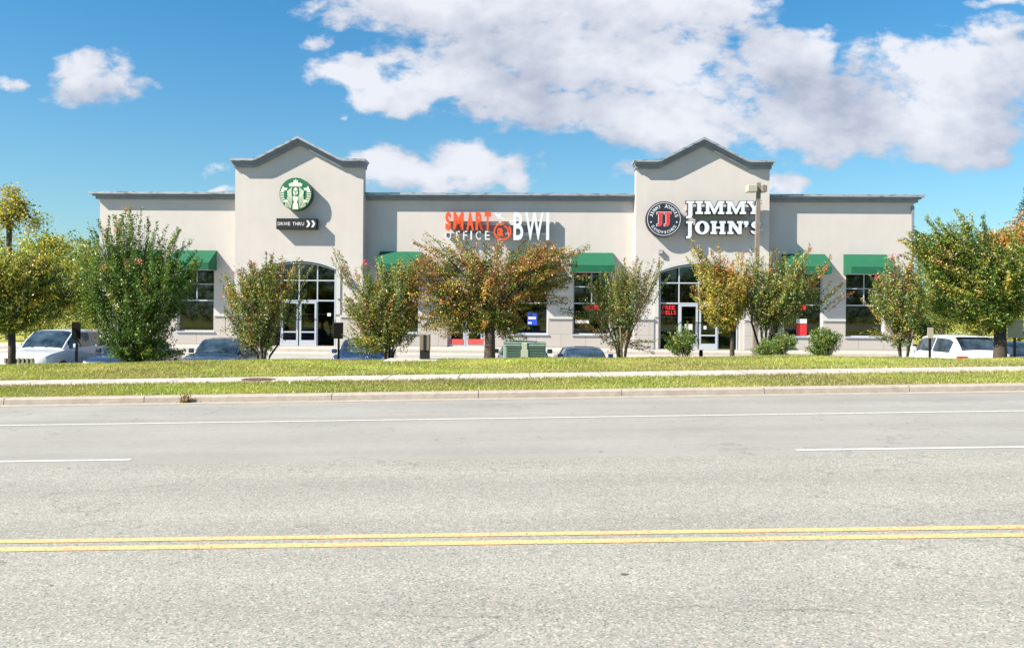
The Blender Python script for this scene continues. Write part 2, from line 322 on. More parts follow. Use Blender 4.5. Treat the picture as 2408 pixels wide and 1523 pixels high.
def glass_mat(name, tr=.42, tintc=(.35, .38, .4)):
    m = bpy.data.materials.new(name); m.use_nodes = True; t = m.node_tree; n = t.nodes; l = t.links; n.remove(n['Principled BSDF']); out = n['Material Output']
    tp = n.new('ShaderNodeBsdfTransparent'); tp.inputs[0].default_value = (*tintc, 1)
    gl = n.new('ShaderNodeBsdfGlossy'); gl.inputs['Roughness'].default_value = .03; gl.inputs[0].default_value = (.9, .95, 1, 1)
    fr = n.new('ShaderNodeFresnel'); fr.inputs[0].default_value = 1.75
    mx = n.new('ShaderNodeMixShader'); l.new(fr.outputs[0], mx.inputs[0]); l.new(tp.outputs[0], mx.inputs[1]); l.new(gl.outputs[0], mx.inputs[2]); l.new(mx.outputs[0], out.inputs[0]); return m
M['glass'] = glass_mat('window_glass')
M['interior'] = mat('shop_interior', (.10, .075, .06), .8, col2=(.05, .045, .045), scale=1.3)
M['shopfloor'] = mat('shop_floor', (.16, .14, .125), .5)
M['awning'] = mat('green_canvas', (.004, .108, .052), .95, var=.07, scale=3, bump=.05)
M['red'] = mat('red_sign', (.62, .03, .03), .5)
M['redlit'] = mat('red_neon', (.75, .02, .03), .5)
M['redposter'] = mat('red_poster', (.60, .075, .065), .6, var=.15, scale=7)
M['bluep'] = mat('blue_poster', (.02, .07, .55), .5)
M['paper'] = mat('white_paper', (.75, .75, .75), .7)
M['orange'] = mat('orange_letter_face', (.80, .085, .02), .5)
M['orange_side'] = mat('orange_letter_return', (.32, .03, .01), .6)
M['lface'] = mat('white_letter_face', (.62, .66, .72), .45)
M['lside'] = mat('letter_return_grey', (.30, .34, .42), .6)
M['navy'] = mat('navy_return', (.012, .016, .03), .6)
M['disc_green'] = mat('disc_green', (.008, .14, .06), .45)
M['disc_cream'] = mat('disc_cream', (.72, .80, .62), .5)
M['black'] = mat('black_metal', (.006, .006, .007), .5)
M['bark'] = mat('bark', (.085, .062, .05), .9, col2=(.04, .03, .026), scale=8, bump=.6, bscale=25)
M['palebark'] = mat('pale_bark', (.20, .155, .12), .85, col2=(.09, .07, .055), scale=8, bump=.4, bscale=25)
M['bronze'] = mat('lamp_bronze', (.22, .185, .15), .6, var=.1, scale=5)
M['lamphead'] = mat('lamp_head', (.42, .39, .33), .6)
M['trafo'] = mat('transformer_green', (.26, .36, .29), .5, var=.08, scale=6)
M['trafo2'] = mat('transformer_louvre', (.10, .155, .13), .6)
M['rust'] = mat('manhole_iron', (.16, .085, .065), .8, var=.3, scale=30, bump=.5, bscale=60)
def leaf_mat(name, trans=.35):
    m = bpy.data.materials.new(name); m.use_nodes = True; t = m.node_tree; n = t.nodes; l = t.links; n.remove(n['Principled BSDF']); out = n['Material Output']
    a = n.new('ShaderNodeAttribute'); a.attribute_name = 'leaf_color'
    d = n.new('ShaderNodeBsdfDiffuse'); tr = n.new('ShaderNodeBsdfTranslucent'); g = n.new('ShaderNodeBsdfGlossy'); g.inputs['Roughness'].default_value = .45
    l.new(a.outputs['Color'], d.inputs[0])
    s = n.new('ShaderNodeVectorMath'); s.operation = 'MULTIPLY'; l.new(a.outputs['Color'], s.inputs[0]); s.inputs[1].default_value = (1.3, 1.35, .6); l.new(s.outputs[0], tr.inputs[0])
    m1 = n.new('ShaderNodeMixShader'); m1.inputs[0].default_value = trans; l.new(d.outputs[0], m1.inputs[1]); l.new(tr.outputs[0], m1.inputs[2])
    m2 = n.new('ShaderNodeMixShader'); m2.inputs[0].default_value = .045; l.new(m1.outputs[0], m2.inputs[1]); l.new(g.outputs[0], m2.inputs[2]); l.new(m2.outputs[0], out.inputs[0]); return m
M['leaf'] = leaf_mat('leaf'); M['grassblade'] = leaf_mat('grass_blade', .3)
def grass_ground():
    m = bpy.data.materials.new('turf'); m.use_nodes = True; t = m.node_tree; n = t.nodes; l = t.links; p = n['Principled BSDF']; p.inputs['Roughness'].default_value = 1; p.inputs['Specular IOR Level'].default_value = .1
    tx = n.new('ShaderNodeTexCoord'); a = n.new('ShaderNodeTexNoise'); a.inputs['Scale'].default_value = 1.2; a.inputs['Detail'].default_value = 8; a.inputs['Roughness'].default_value = .7; l.new(tx.outputs['Object'], a.inputs['Vector'])
    r = n.new('ShaderNodeValToRGB'); e = r.color_ramp.elements; e[0].position = .3; e[0].color = (.20, .22, .04, 1); e[1].position = .75; e[1].color = (.50, .42, .18, 1)
    x = e.new(.5); x.color = (.34, .34, .08, 1); l.new(a.outputs[0], r.inputs[0]); l.new(r.outputs[0], p.inputs['Base Color']); return m
M['turf'] = grass_ground()

# ------------------------------------------------------------------ terrain
def sm(a, b, t):
    t = max(0, min(1, (t - a) / (b - a))); return t * t * (3 - 2 * t)
def grade(x): return .0225 * 45 * math.tanh(x / 45)
CR = [(-60, .3), (-14, .36), (-7, .39), (0, .33), (7, .30), (14, .14), (60, .1)]
def crest(x):
    v = CR[0][1] if x <= CR[0][0] else CR[-1][1]
    for (a, p), (b, q) in zip(CR, CR[1:]):
        if a <= x <= b: v = p + (q - p) * sm(a, b, x)
    return v + .012 * math.sin(x * 1.9) + .01 * math.sin(x * .83 + 2)
def lotz(x, y):
    yy = y + TH * x
    z0 = -.73 + .005 * max(-40, min(40, x)); z1 = -.26
    return z0 + (z1 - z0) * sm(32.5, 39.5, yy)
def walkz(x, y): return grade(x) + .20 + .013 * (y - 18.65)
def gz_(x, y):
    g = grade(x)
    if y < 16.9: return g + .11 if y > 16.6 else g
    if y < 18.65: return g + .125 + (.20 - .125) * (y - 16.9) / 1.75
    if y < 20.2: return walkz(x, y)
    c = crest(x) + g
    if y < 24: return walkz(x, 20.2) + (c - walkz(x, 20.2)) * sm(20.2, 24, y)
    if y < 24.6: return c
    if y < 27.6: return c + (lotz(x, 27.6) - c) * sm(24.6, 27.6, y)
    return lotz(x, y) if y + TH * x < 41 else -.26
def sheet(name, xs, ys, zf, m, kind='structure', label=None, cat=None, thick=0):
    nx, ny = len(xs), len(ys); v = [(x, y, zf(x, y)) for y in ys for x in xs]
    f = [(j*nx+i, j*nx+i+1, (j+1)*nx+i+1, (j+1)*nx+i) for j in range(ny-1) for i in range(nx-1)]
    o = mesh_obj(name, v, f, m, smooth=True); return tag(o, kind=kind, label=label, cat=cat)
xs_w = sorted(set([-900, -500, -300, -200, -140, -100, -80] + [-64 + 2*i for i in range(65)] + [80, 100, 140, 200, 300, 500, 900]))
ys_g = [-900, -300, -100, -40, -20, -10, 0, 8, 16.5, 16.58, 16.9, 17.5, 18.6, 18.66, 20.19] + [20.2 + .3*i for i in range(1, 27)] + [29, 30, 32.5, 34, 35.5, 37, 38.5, 40, 41.2, 43, 60, 90, 140, 250, 450, 900, 1800]
def groundf(x, y):
    z = gz_(x, y)
    if y <= 16.58: return z - .06
    if 18.65 < y < 20.2: return z - .05
    if y > 27.4 and y < 45: return z - .05
    return z
sheet('ground', xs_w, ys_g, groundf, M['turf'], label='grassy ground with a low berm between road and parking lot')
sheet('road', xs_w, [-14 + i for i in range(0, 31)] + [16.598], lambda x, y: grade(x), M['road'], label='faded grey asphalt road with coarse aggregate')
sheet('gutter', [-64 + 4*i for i in range(33)], [16.3, 16.597], lambda x, y: grade(x) + .004 + .008 * (y > 16.4), M['kerbc'], label='pale gutter strip at the foot of the kerb')
sheet('sidewalk', [-64 + 2*i for i in range(65)], [18.65, 19.4, 20.2], lambda x, y: walkz(x, y) + .012, M['concrete'], label='pale concrete sidewalk between two grass strips')
lx = [-64 + 2*i for i in range(65)]
sheet('parking_lot', lx, [27.2, 28.5, 30, 32.5, 34, 35.5, 37, 38, 39, 40.0, 41.6, 43.0], lambda x, y: lotz(x, y) if y > 27.7 else gz_(x, y) + .0, M['lot'], label='grey asphalt parking lot in front of the shops')
# strip of concrete apron + shop-side sidewalk
def strip_b(name, u0, u1, o0, o1, z0, z1, m, thick, **k):
    mb = MB(); n = 20
    for i in range(n):
        a = u0 + (u1-u0)*i/n; b = u0 + (u1-u0)*(i+1)/n - .008
        v = [bw(a, o0, z0), bw(b, o0, z0), bw(b, o1, z1), bw(a, o1, z1)]
        v += [p - Vector((0, 0, thick)) for p in v]
        mb.add(v, [(0,1,2,3),(4,7,6,5),(0,4,5,1),(1,5,6,2),(2,6,7,3),(3,7,4,0)])
    return tag(mb.build(name, m), **k)
strip_b('apron', -40, 40, -4.7, -2.56, -.245, -.235, M['concrete'], .05, kind='structure', label='concrete apron along the shop front kerb')
strip_b('shop_sidewalk', -40, 40, -2.55, -.0, -.10, -.05, M['concrete'], .3, kind='structure', label='bright concrete walk along the shop front')
# kerb: individual cast sections with joints
kj = [-60, -52, -44, -36, -28, -21.5, -17.2, -9.45, -6.85 + .01, -3.35, -.62, 2.05, 4.7, 7.4, 10.2, 16, 24, 34, 46, 60]
kb = MB()
for a, b in zip(kj, kj[1:]):
    n = max(1, int((b - a) / 2)); 
    for i in range(n):
        x0 = a + (b-a)*i/n + (.012 if i == 0 else 0); x1 = a + (b-a)*(i+1)/n
        prof = lambda x: [(x, 16.6, grade(x)-.1), (x, 16.62, grade(x)+.10), (x, 16.65, grade(x)+.125), (x, 16.9, grade(x)+.13), (x, 16.9, grade(x)-.1)]
        kb.add(prof(x0) + prof(x1), [(0,1,6,5),(1,2,7,6),(2,3,8,7),(3,4,9,8),(0,4,3,2,1),(5,6,7,8,9)])
tag(kb.build('kerb', M['kerbc']), kind='structure', label='pinkish concrete kerb in cast sections along the road')
jb = MB()
for x in kj: jb.box(x - .012, x + .012, 16.63, 16.89, grade(x) - .05, grade(x) + .118)
tag(jb.build('kerb_joint', M['joint']), kind='structure', label='dark joints between kerb sections')
sj = MB()
for i in range(-20, 22):
    x = i * 1.55 + .4
    w = .03 if i == -4 else .008
    sj.add([(x-w+(.25 if i == -4 else 0), 20.19, walkz(x, 20.19)+.016), (x+w+(.25 if i == -4 else 0), 20.19, walkz(x, 20.19)+.016), (x+w, 18.66, walkz(x, 18.66)+.016), (x-w, 18.66, walkz(x, 18.66)+.016)], [(0,1,2,3)])
tag(sj.build('sidewalk_joint', M['joint']), kind='structure', label='thin dark joints across the sidewalk')
# painted markings
def line(name, x0, x1, y0, y1, m, **k):
    xs = [x0 + (x1-x0)*i/40 for i in range(41)]
    return sheet(name, xs, [y0, y1], lambda x, y: grade(x) + .004, m, **k)
line('yellow_line', -60, 60, 6.255, 6.355, M['yellow_line'], label='yellow painted line, farther of the two')
line('yellow_line', -60, 60, 6.03, 6.135, M['yellow_line'], label='yellow painted line, nearer of the two')
line('edge_line', -60, 60, 13.33, 13.45, M['white_line'], label='solid white edge line')
line('lane_dash', -8.0, -4.22, 9.87, 9.98, M['white_line'], label='white lane dash at the left')
line('lane_dash', 3.17, 5.95, 9.87, 9.98, M['white_line'], label='white lane dash at the right')

# ------------------------------------------------------------------ commercial building
FL = -.05; LU, RU = -20.5, 19.4; WT = 7.30
bld = empty('retail_building', (0, BY, 0), -TH, label='long cream stucco shop building with two gabled entrance towers', cat='building')
def rect(x0, x1, z0, z1): return [(x0, z0), (x1, z0), (x1, z1), (x0, z1)]
def arch(x0, x1, z0, zs, zt, n=20):
    hw = (x1-x0)/2; s = zt-zs; r = (hw*hw+s*s)/(2*s); c = (x0+x1)/2; zc = zt-r; a = math.asin(hw/r)
    return [(x0, z0), (x1, z0)] + [(c + r*math.sin(a-2*a*i/n), zc + r*math.cos(a-2*a*i/n)) for i in range(n+1)]
TL = (-13.48, -7.22); TR = (5.92, 12.28); TO = .75
wins = [(-19.5, -17.7), (-16.55, -14.75), (-6.4, -4.58), (-.05, 1.75), (2.98, 4.8), (13.2, 15.05), (16.18, 18.0)]
WZ0, WZ1 = .62, 3.68
door_c = (-3.15, -1.38)
segs = [(LU, TL[0]), (TL[1], TR[0]), (TR[1], RU)]
wall = MB(); blk = MB(); ledge = MB()
for a, b in segs:
    hs = [w for w in wins if a < w[0] < b]; dr = [door_c] if a < door_c[0] < b else []
    loops = [rect(a, b, FL, WT)] + [rect(w[0], w[1], WZ0, WZ1) for w in hs] + [rect(d[0], d[1], FL + .02, 2.6) for d in dr]
    v, f = fill2d(loops, .3); wall.add(v, f)
    cuts = sorted([(w[0]-.02, w[1]+.02, 'w') for w in hs] + [(d[0]-.02, d[1]+.02, 'd') for d in dr]); x = a
    for c0, c1, k in cuts + [(b, b, 'e')]:
        blk.box(x, c0, -.045, -.002, FL, 1.36); ledge.box(x, c0, -.10, -.002, 1.365, 1.47)
        if k == 'w': blk.box(c0, c1, -.045, -.002, FL, WZ0 - .075)
        x = c1
tower_parts = []
for (a, b), (ga, gb) in ((TL, (-12.14, -8.56)), (TR, (7.1, 10.85))):
    tw = MB(); c = (a+b)/2; prof_top = [(b, 8.72), (c+2.15, 8.72), (c+1.95, 8.78), (c, 9.78), (c-1.95, 8.78), (c-2.15, 8.72), (a, 8.72)]
    outline = [(a, FL), (b, FL)] + prof_top
    v, f = fill2d([outline, arch(ga-.05, gb+.05, FL+.02, 3.68, 4.06)], .3); tw.add([(p[0], p[1]-TO, p[2]) for p in v], f)
    tw.box(a, a+.3, -TO+.3, .0, FL, 7.3); tw.box(b-.3, b, -TO+.3, 0, FL, 7.3)
    v, f = fill2d([[(a, 7.302), (b, 7.302)] + prof_top], .25); tw.add([(p[0], p[1]-TO+.301, p[2]) for p in v], f)
    tw.build('tower', M['stucco'], bld)
    # block dado and ledge either side of the entrance, with returns
    for x0, x1 in ((a-.04, ga-.28), (gb+.28, b+.04)):
        blk.box(x0, x1, -TO-.045, -TO-.002, FL, 1.36); ledge.box(x0-.02, x1+(.02 if x1 > gb+1 else 0), -TO-.10, -TO-.002, 1.365, 1.47)
    tower_parts.append((a, b, c, ga, gb))
wall.build('wall', M['stucco'], bld)
for mb_, nm_, mt_ in ((blk, 'block_dado', M['block']), (ledge, 'ledge', M['archtrim'])):
    for q in range(len(mb_.v)//8):
        p_ = MB(); p_.add(mb_.v[q*8:q*8+8], [(0,3,2,1),(4,5,6,7),(0,1,5,4),(1,2,6,5),(2,3,7,6),(3,0,4,7)]); p_.build(nm_, mt_, bld)
sh = MB()
sh.box(LU, LU+.3, .3, 15, FL, WT); sh.box(RU-.3, RU, .3, 15, FL, WT); sh.box(LU, RU, 15, 15.3, FL, WT)
sh.build('rear_wall', M['stucco'], bld)
rf = MB(); rf.box(LU+.3, RU-.3, .3, 15, 6.9, 7.05); rf.build('roof', M['roof'], bld)
inn = MB(); inn.box(LU+.3, RU-.3, 5.0, 5.1, FL, 4.4); inn.box(LU+.3, RU-.3, .31, 5, 4.4, 4.5)
for x in (-13.6, -7.1, 2.4, 5.8, 12.4): inn.box(x, x+.12, .31, 5, FL, 4.39)
inn.box(-12.5, -9.2, 3.0, 3.5, FL, 1.05); inn.box(7.4, 10.6, 3.0, 3.5, FL, 1.1); inn.box(13.4, 18, 1.6, 2.1, FL, .8); inn.box(-6.2, 1.5, 2.2, 2.5, FL, 1.2); inn.box(3, 5.2, 1.6, 2.3, FL, .75)
inn.build('interior', M['interior'], bld)
fl = MB(); fl.box(LU+.3, RU-.3, .3, 5, FL-.2, FL+.01); fl.build('shop_floor', M['shopfloor'], bld)
# cornices: steps of (outwards, drop)
def sweep(mb, path, o_front, o_back, z_hi, z_lo, mi=0):
    """slab following path of (u, z): from z+z_lo to z+z_hi, o_front (towards street) to o_back"""
    n = len(path); v = []
    for x, z in path: v += [(x, -o_front, z+z_hi), (x, -o_front, z+z_lo), (x, o_back, z+z_lo), (x, o_back, z+z_hi)]
    f = [(0,1,2,3), tuple(4*(n-1)+i for i in (3,2,1,0))]
    for i in range(n-1):
        for k in range(4): a = 4*i+k; b = 4*i+(k+1)%4; f.append((a, a+4, b+4, b))
    mb.add(v, f, mi)
co = MB(); ft = MB()
for a, b, ea, eb in ((LU, TL[0], .28, 0), (TL[1], TR[0], 0, 0), (TR[1], RU, 0, .28)):
    back = .35
    for k, (of, hi, lo) in enumerate(((.16, -.17, -.31), (.28, -.085, -.168))):
        sweep(co, [(a - (ea*of/.3), WT+.13), (b + (eb*of/.3), WT+.13)], of, back, hi, lo)
    sweep(ft, [(a - ea*1.35, WT+.13), (b + eb*1.35, WT+.13)], .40, back+.02, .03, -.083)
for (a, b, c, ga, gb) in tower_parts:
    for of, ov, hi, lo in ((.16, .05, -.20, -.36), (.28, .09, -.09, -.198)):
        sweep(co, [(a-ov, 8.95), (c-2.2, 8.95), (c-1.98, 9.01), (c, 10.03), (c+1.98, 9.01), (c+2.2, 8.95), (b+ov, 8.95)], TO+of, -.12, hi, lo)
    sweep(ft, [(a-.15, 8.95), (c-2.2, 8.95), (c-1.98, 9.01), (c, 10.03), (c+1.98, 9.01), (c+2.2, 8.95), (b+.15, 8.95)], TO+.42, -.10, .02, -.088)
co.build('cornice', M['trim'], bld); ft.build('flashing', M['flash'], bld)
# windows: frame > glass, sill
def window(w, z0, z1, o=.12):
    a, b = w; fr = MB(); t = .055
    fr.box(a, a+t, o, o+.08, z0, z1); fr.box(b-t, b, o, o+.08, z0, z1); fr.box(a+t, b-t, o, o+.08, z1-t, z1); fr.box(a+t, b-t, o, o+.08, z0, z0+t)
    m = (a+b)/2
    fr.box(m-.025, m+.025, o+.002, o+.078, 2.17, z1-t); fr.box(a+t, b-t, o, o+.08, 2.11, 2.17); fr.box(a+t, b-t, o+.001, o+.079, 2.93, 2.97)
    f = fr.build('window', M['frame'], bld)
    MB().box(a+.02, b-.02, o+.03, o+.045, z0+.02, z1-.02).build('glass', M['glass'], f)
    MB().box(a-.06, b+.06, -.11, o+.02, z0-.07, z0-.002).build('sill', M['frame'], f, bevel=.01)
    return f
wf = [window(w, WZ0, WZ1) for w in wins]
# central white door with two red graphics
def door_pair(x0, x1, z1, o, name='entrance'):
    f = MB(); t = .05; m = (x0+x1)/2
    f.box(x0, x0+t, o, o+.08, FL, z1); f.box(x1-t, x1, o, o+.08, FL, z1); f.box(x0+t, x1-t, o, o+.08, z1-t, z1); f.box(x0+t, x1-t, o, o+.08, 2.10, 2.16); f.box(m-.03, m+.03, o, o+.08, FL, 2.1)
    fo = f.build(name, M['frame'], bld)
    MB().box(x0+.02, x1-.02, o+.03, o+.045, 2.13, z1-.02).build('glass', M['glass'], fo)
    for a, b in ((x0+t, m-.03), (m+.03, x1-t)):
        d = MB(); s = .10; a += .004; b -= .004
        d.box(a, a+s, o-.01, o+.05, FL+.02, 2.09); d.box(b-s, b, o-.01, o+.05, FL+.02, 2.09); d.box(a+s, b-s, o-.01, o+.05, 1.99, 2.09); d.box(a+s, b-s, o-.01, o+.05, FL+.02, .28)
        d.box(a+s, b-s, o-.01, o+.05, .62, .70)
        d.box(a+s+.001, b-s-.001, o+.015, o+.025, .28, 2.0, 1)
        d.tube([(b-.14 if a < m-.2 and b < m+.05 else a+.14, o-.07, .9), (b-.14 if a < m-.2 and b < m+.05 else a+.14, o-.07, 1.25)], .014, 6)
        d.build('door', [M['frame'], M['glass']], fo)
    return fo
dc = door_pair(door_c[0], door_c[1], 2.58, .1)
# tower entrances
def big_entrance(ga, gb):
    o = -TO + .14; q = (gb-ga)/4; f = MB(); zt = 4.02
    out = arch(ga, gb, FL, 3.66, zt); inn_ = arch(ga+.06, gb-.06, FL+.01, 3.62, zt-.06)
    v, fc = fill2d([out, inn_], .09); f.add([(p[0], p[1]+o, p[2]) for p in v], fc)
    hw = (gb-ga)/2; s_ = zt-3.66; r = (hw*hw+s_*s_)/(2*s_); cc = (ga+gb)/2
    ztop = lambda x: zt - r + math.sqrt(r*r-(x-cc)**2) - .03
    for i in (1, 2, 3):
        x = ga+q*i; f.box(x-.028, x+.028, o+.003, o+.085, 2.2 if i == 2 else FL+.01, ztop(x))
    f.box(ga+.05, gb-.05, o+.002, o+.088, 3.11, 3.17); f.box(ga+.05, gb-.05, o+.001, o+.089, 2.13, 2.20)
    fo = f.build('entrance', M['frame'], bld)
    v, fc = fill2d([arch(ga+.03, gb-.03, FL+.01, 3.63, zt-.03)], .012)
    g = mesh_obj('glass', [(p[0], p[1]+o+.05, p[2]) for p in v], fc, M['glass'], fo)
    for i in (1, 2):
        a, b = ga+q*i+.03, ga+q*(i+1)-.03; d = MB(); s = .09
        d.box(a, a+s, o-.03, o+.03, FL+.02, 2.12); d.box(b-s, b, o-.03, o+.03, FL+.02, 2.12); d.box(a+s, b-s, o-.03, o+.03, 2.02, 2.12); d.box(a+s, b-s, o-.03, o+.03, FL+.02, .24)
        d.box(a+s, b-s, o-.03, o+.03, .60, .67)
        do = d.build('door', M['frame'], fo)
        MB().tube([(b-.14 if i == 1 else a+.14, o-.08, .85), (b-.14 if i == 1 else a+.14, o-.08, 1.25)], .016, 6).build('handle', M['black'], fo)
    # arch moulding on the wall
    v, fc = fill2d([arch(ga-.26, gb+.26, 1.5, 3.72, 4.30), arch(ga-.06, gb+.06, 1.501-.0, 3.66, 4.07)], .05)
    tr = MB(); tr.add([(p[0], p[1]-TO-.052, p[2]) for p in v], fc); 
    bm_ = tr.build('arch_moulding', M['archtrim'], fo)
    return fo
eL = big_entrance(-12.14, -8.56); eR = big_entrance(7.1, 10.85)
# narrow grey strip up the wall at the right-hand corner
dp = MB(); dp.box(RU-.12, RU-.005, -.10, -.003, 1.48, 6.95); dp.build('corner_strip', M['trim'], bld)
# soffit-level wall lamps
def wall_box(name, px, py, w, h, m, o, label, cat):
    u, z = pb(px, py, o); e = empty(name, bw(u, o, z), -TH, label=label, cat=cat)
    MB().box(-w/2, w/2, -.16, -.002, -h/2, h/2).build('housing', m, e, bevel=.015)
    MB().box(-w/2+.03, w/2-.03, -.175, -.161, -h/2+.03, h/2-.06).build('lens', M['lamphead'] if m != M['lamphead'] else M['paper'], e)
wall_box('wall_lamp', 818, 660, .42, .26, M['lamphead'], -TO, 'small beige wall lamp right of the left arched entrance', 'wall lamp')
wall_box('wall_box', 1553, 593, .22, .22, M['trim'], -TO, 'small square grey box on right tower below the round sign', 'wall box')
# window graphics (stuck on the glass, parts of their windows)
def decal(px0, px1, py0, py1, o, m, parent, name='poster', dy=0):
    u0, z0 = pb(px0, py1, o); u1, z1 = pb(px1, py0, o)
    return MB().box(u0, u1, o-.012-dy, o-.004-dy, z0, z1).build(name, m, parent)
decal(1056, 1089, 797, 811 - 2, .08, M['redposter'], dc); decal(1100, 1136, 797, 809, .08, M['redposter'], dc)
decal(1240, 1263, 735, 764, .11, M['bluep'], wf[3]); decal(1242, 1260, 745, 750, .11, M['paper'], wf[3], 'notice', .01); decal(1242, 1250, 757, 761, .11, M['paper'], wf[3], 'notice', .01)
decal(1225, 1245, 786, 790, .11, M['redposter'], wf[3])
decal(1872, 1897, 762, 788, .11, M['red'], wf[5]); decal(1872, 1897, 750, 760, .11, M['paper'], wf[5], 'notice'); 
decal(1397, 1410, 716, 729, .11, M['redlit'], wf[4]); decal(1376, 1395, 719, 729, .11, M['redlit'], wf[4]); decal(1352, 1385, 752, 760, .11, M['paper'], wf[4], 'notice')
decal(1866, 1878, 718, 726, .11, M['redlit'], wf[5]); decal(1880, 1895, 716, 728, .11, M['redlit'], wf[5])
decal(1610, 1628, 762, 775, -TO+.1, M['paper'], eR, 'notice'); decal(1653, 1661, 766, 774, -TO+.1, M['paper'], eR, 'notice'); decal(770, 778, 736, 743, -TO+.16, M['paper'], eL, 'notice')
def words(txt, px0, px1, py0, py1, o, m, parent, name, depth=.01, bold=.012):
    u0, z0 = pb(px0, py1, o); u1, z1 = pb(px1, py0, o); n = len(txt); w = (u1-u0)/n; mb = MB()
    for i, ch in enumerate(txt):
        if ch == ' ': continue
        v, f = glyph(ch, depth, bold); k = .25 if ch in "I1'" else .86
        mb.add(fit(v, u0+w*i+w*(1-k)/2, u0+w*(i+1)-w*(1-k)/2, z0, z1, o-depth), f)
    return mb.build(name, m, parent)
words('FREE', 1556, 1588, 718, 727, -TO+.135, M['redlit'], eR, 'lettering'); words('SMELLS', 1553, 1590, 730, 739, -TO+.135, M['redlit'], eR, 'lettering')

# awnings
AWL = ['left end, mostly behind the big green shrub', 'left wing, beside the left tower', 'middle wing, next to the left tower', 'middle wing, behind the orange round tree', 'middle wing, next to the right tower', 'right wing, beside the right tower', 'right end, near the dense tree']
aw0 = None
def make_awning(w):
    e = empty('awning'); h = w/2; P = 1.1
    top = 4.6; ev = 3.93; va = 3.62
    c = MB()
    c.add([(-h,-.005,top),(h,-.005,top),(h,-P,ev),(-h,-P,ev)], [(0,3,2,1)])
    c.add([(-h,-P,ev),(h,-P,ev),(h,-P,va),(-h,-P,va)], [(0,3,2,1)])
    for s in (-h, h): c.add([(s,-.005,top),(s,-P,ev),(s,-P,va),(s,-.005,va)], [(0,1,2,3)])
    o = c.build('canopy', M['awning'], e); so_ = o.modifiers.new('t', 'SOLIDIFY'); so_.thickness = .012
    fr = MB(); 
    for s in (-h+.03, h-.03): fr.tube([(s,-.01,top-.04),(s,-P+.03,ev-.03),(s,-P+.03,va+.02),(s,-.01,va+.02)], .014, 5)
    fr.tube([(-h+.03,-P+.03,va+.02),(h-.03,-P+.03,va+.02)], .014, 5); fr.build('awning_frame', M['black'], e)
    return e
for i, w in enumerate(wins):
    if aw0 is None: aw0 = make_awning(2.05); a = aw0
    else: a = copy_tree(aw0)
    a.location = bw((w[0]+w[1])/2, 0, 0); a.rotation_euler = (0, 0, -TH)
    tag(a, 'dark green canvas awning over window at ' + AWL[i], 'awning', 'green window awnings')

# ------------------------------------------------------------------ signs
def letter(mbd, parent, mats, name='letter', label=None):
    o = mbd.build(name, mats, parent); me = o.data
    for p in me.polygons: p.material_index = 0 if p.normal.y < -.7 else 1
    return o
# round green sign
O = -TO; U0, Z0 = pb(695.1, 456, O - .42); rr = 38.1 * 42.9 / F
sg = empty('round_sign', bw(U0, O, Z0), -TH, label='round green and white figure sign on left tower', cat='sign')
v, f = fill2d([circle(0, 0, rr, 64)], .40); mb = MB(); mb.add([(p[0], p[1]-.42, p[2]) for p in v], f); letter(mb, sg, [M['disc_green'], mat('disc_return', (.012, .06, .035), .5)], 'sign_disc')
em = MB(); cnt = [0]
def piece(loop, hole=None, mi=0):
    cnt[0] += 1; loop = [(x*rr, z*rr) for x, z in loop]
    def clip(p):
        r = math.hypot(*p); return p if r <= rr*.965 else (p[0]*rr*.965/r, p[1]*rr*.965/r)
    lp = [[clip(p) for p in loop]] + ([[(x*rr, z*rr) for x, z in hole]] if hole else [])
    v, f = fill2d(lp, .012); d = .0006*cnt[0]; em.add([(p[0], p[1]-.434-d, p[2]) for p in v], f, mi)
half = [(0,.93),(.05,.82),(.15,.84),(.13,.70),(.20,.67),(.32,.71),(.30,.62),(.43,.62),(.38,.45),(0,.45)]
piece(half + [(-x, z) for x, z in half[::-1][1:-1]])
piece(circle(0, .13, .15, 24, .25)); piece([(-.17,-.14),(.17,-.14),(.15,-.34),(.09,-.5),(.16,-.66),(.175,-.95),(-.175,-.95),(-.16,-.66),(-.09,-.5),(-.15,-.34)])
for s in (-1, 1):
    piece([(s*.77,.50),(s*.70,.37),(s*.49,.36),(s*.56,.22),(s*.70,.20),(s*.86,.12),(s*.90,.22)])
    piece([(s*.50,-.38),(s*.64,-.36),(s*.72,-.46),(s*.60,-.52),(s*.50,-.50)])
    for k in range(5):
        pts = [(s*(.235+.058*k + .03*k*t*t + .03*t + .03*math.sin(8*t+.4*k)), .40-.05*k - t*(1.28-.07*k)) for t in [j/14 for j in range(15)]]
        piece(ribbon(pts, .036))
    for k in range(7):
        z = .10-.105*k; piece(ribbon([(s*(.70 if k < 4 else .66), z+.03), (s*.80, z+.0), (s*1.0, z+.03)], .05))
for s in (-1, 1): piece([(s*.04,.20),(s*.13,.22),(s*.13,.185),(s*.04,.175)], mi=1)
piece([(-.02,.05),(.02,.05),(.015,.17),(-.015,.17)], mi=1); piece([(-.06,-.01),(.06,-.01),(.03,-.04),(-.03,-.04)], mi=1); piece([(-.09,-.10),(.09,-.10),(.09,-.125),(-.09,-.125)], mi=1)
em.build('emblem', [M['disc_cream'], M['disc_green']], sg)
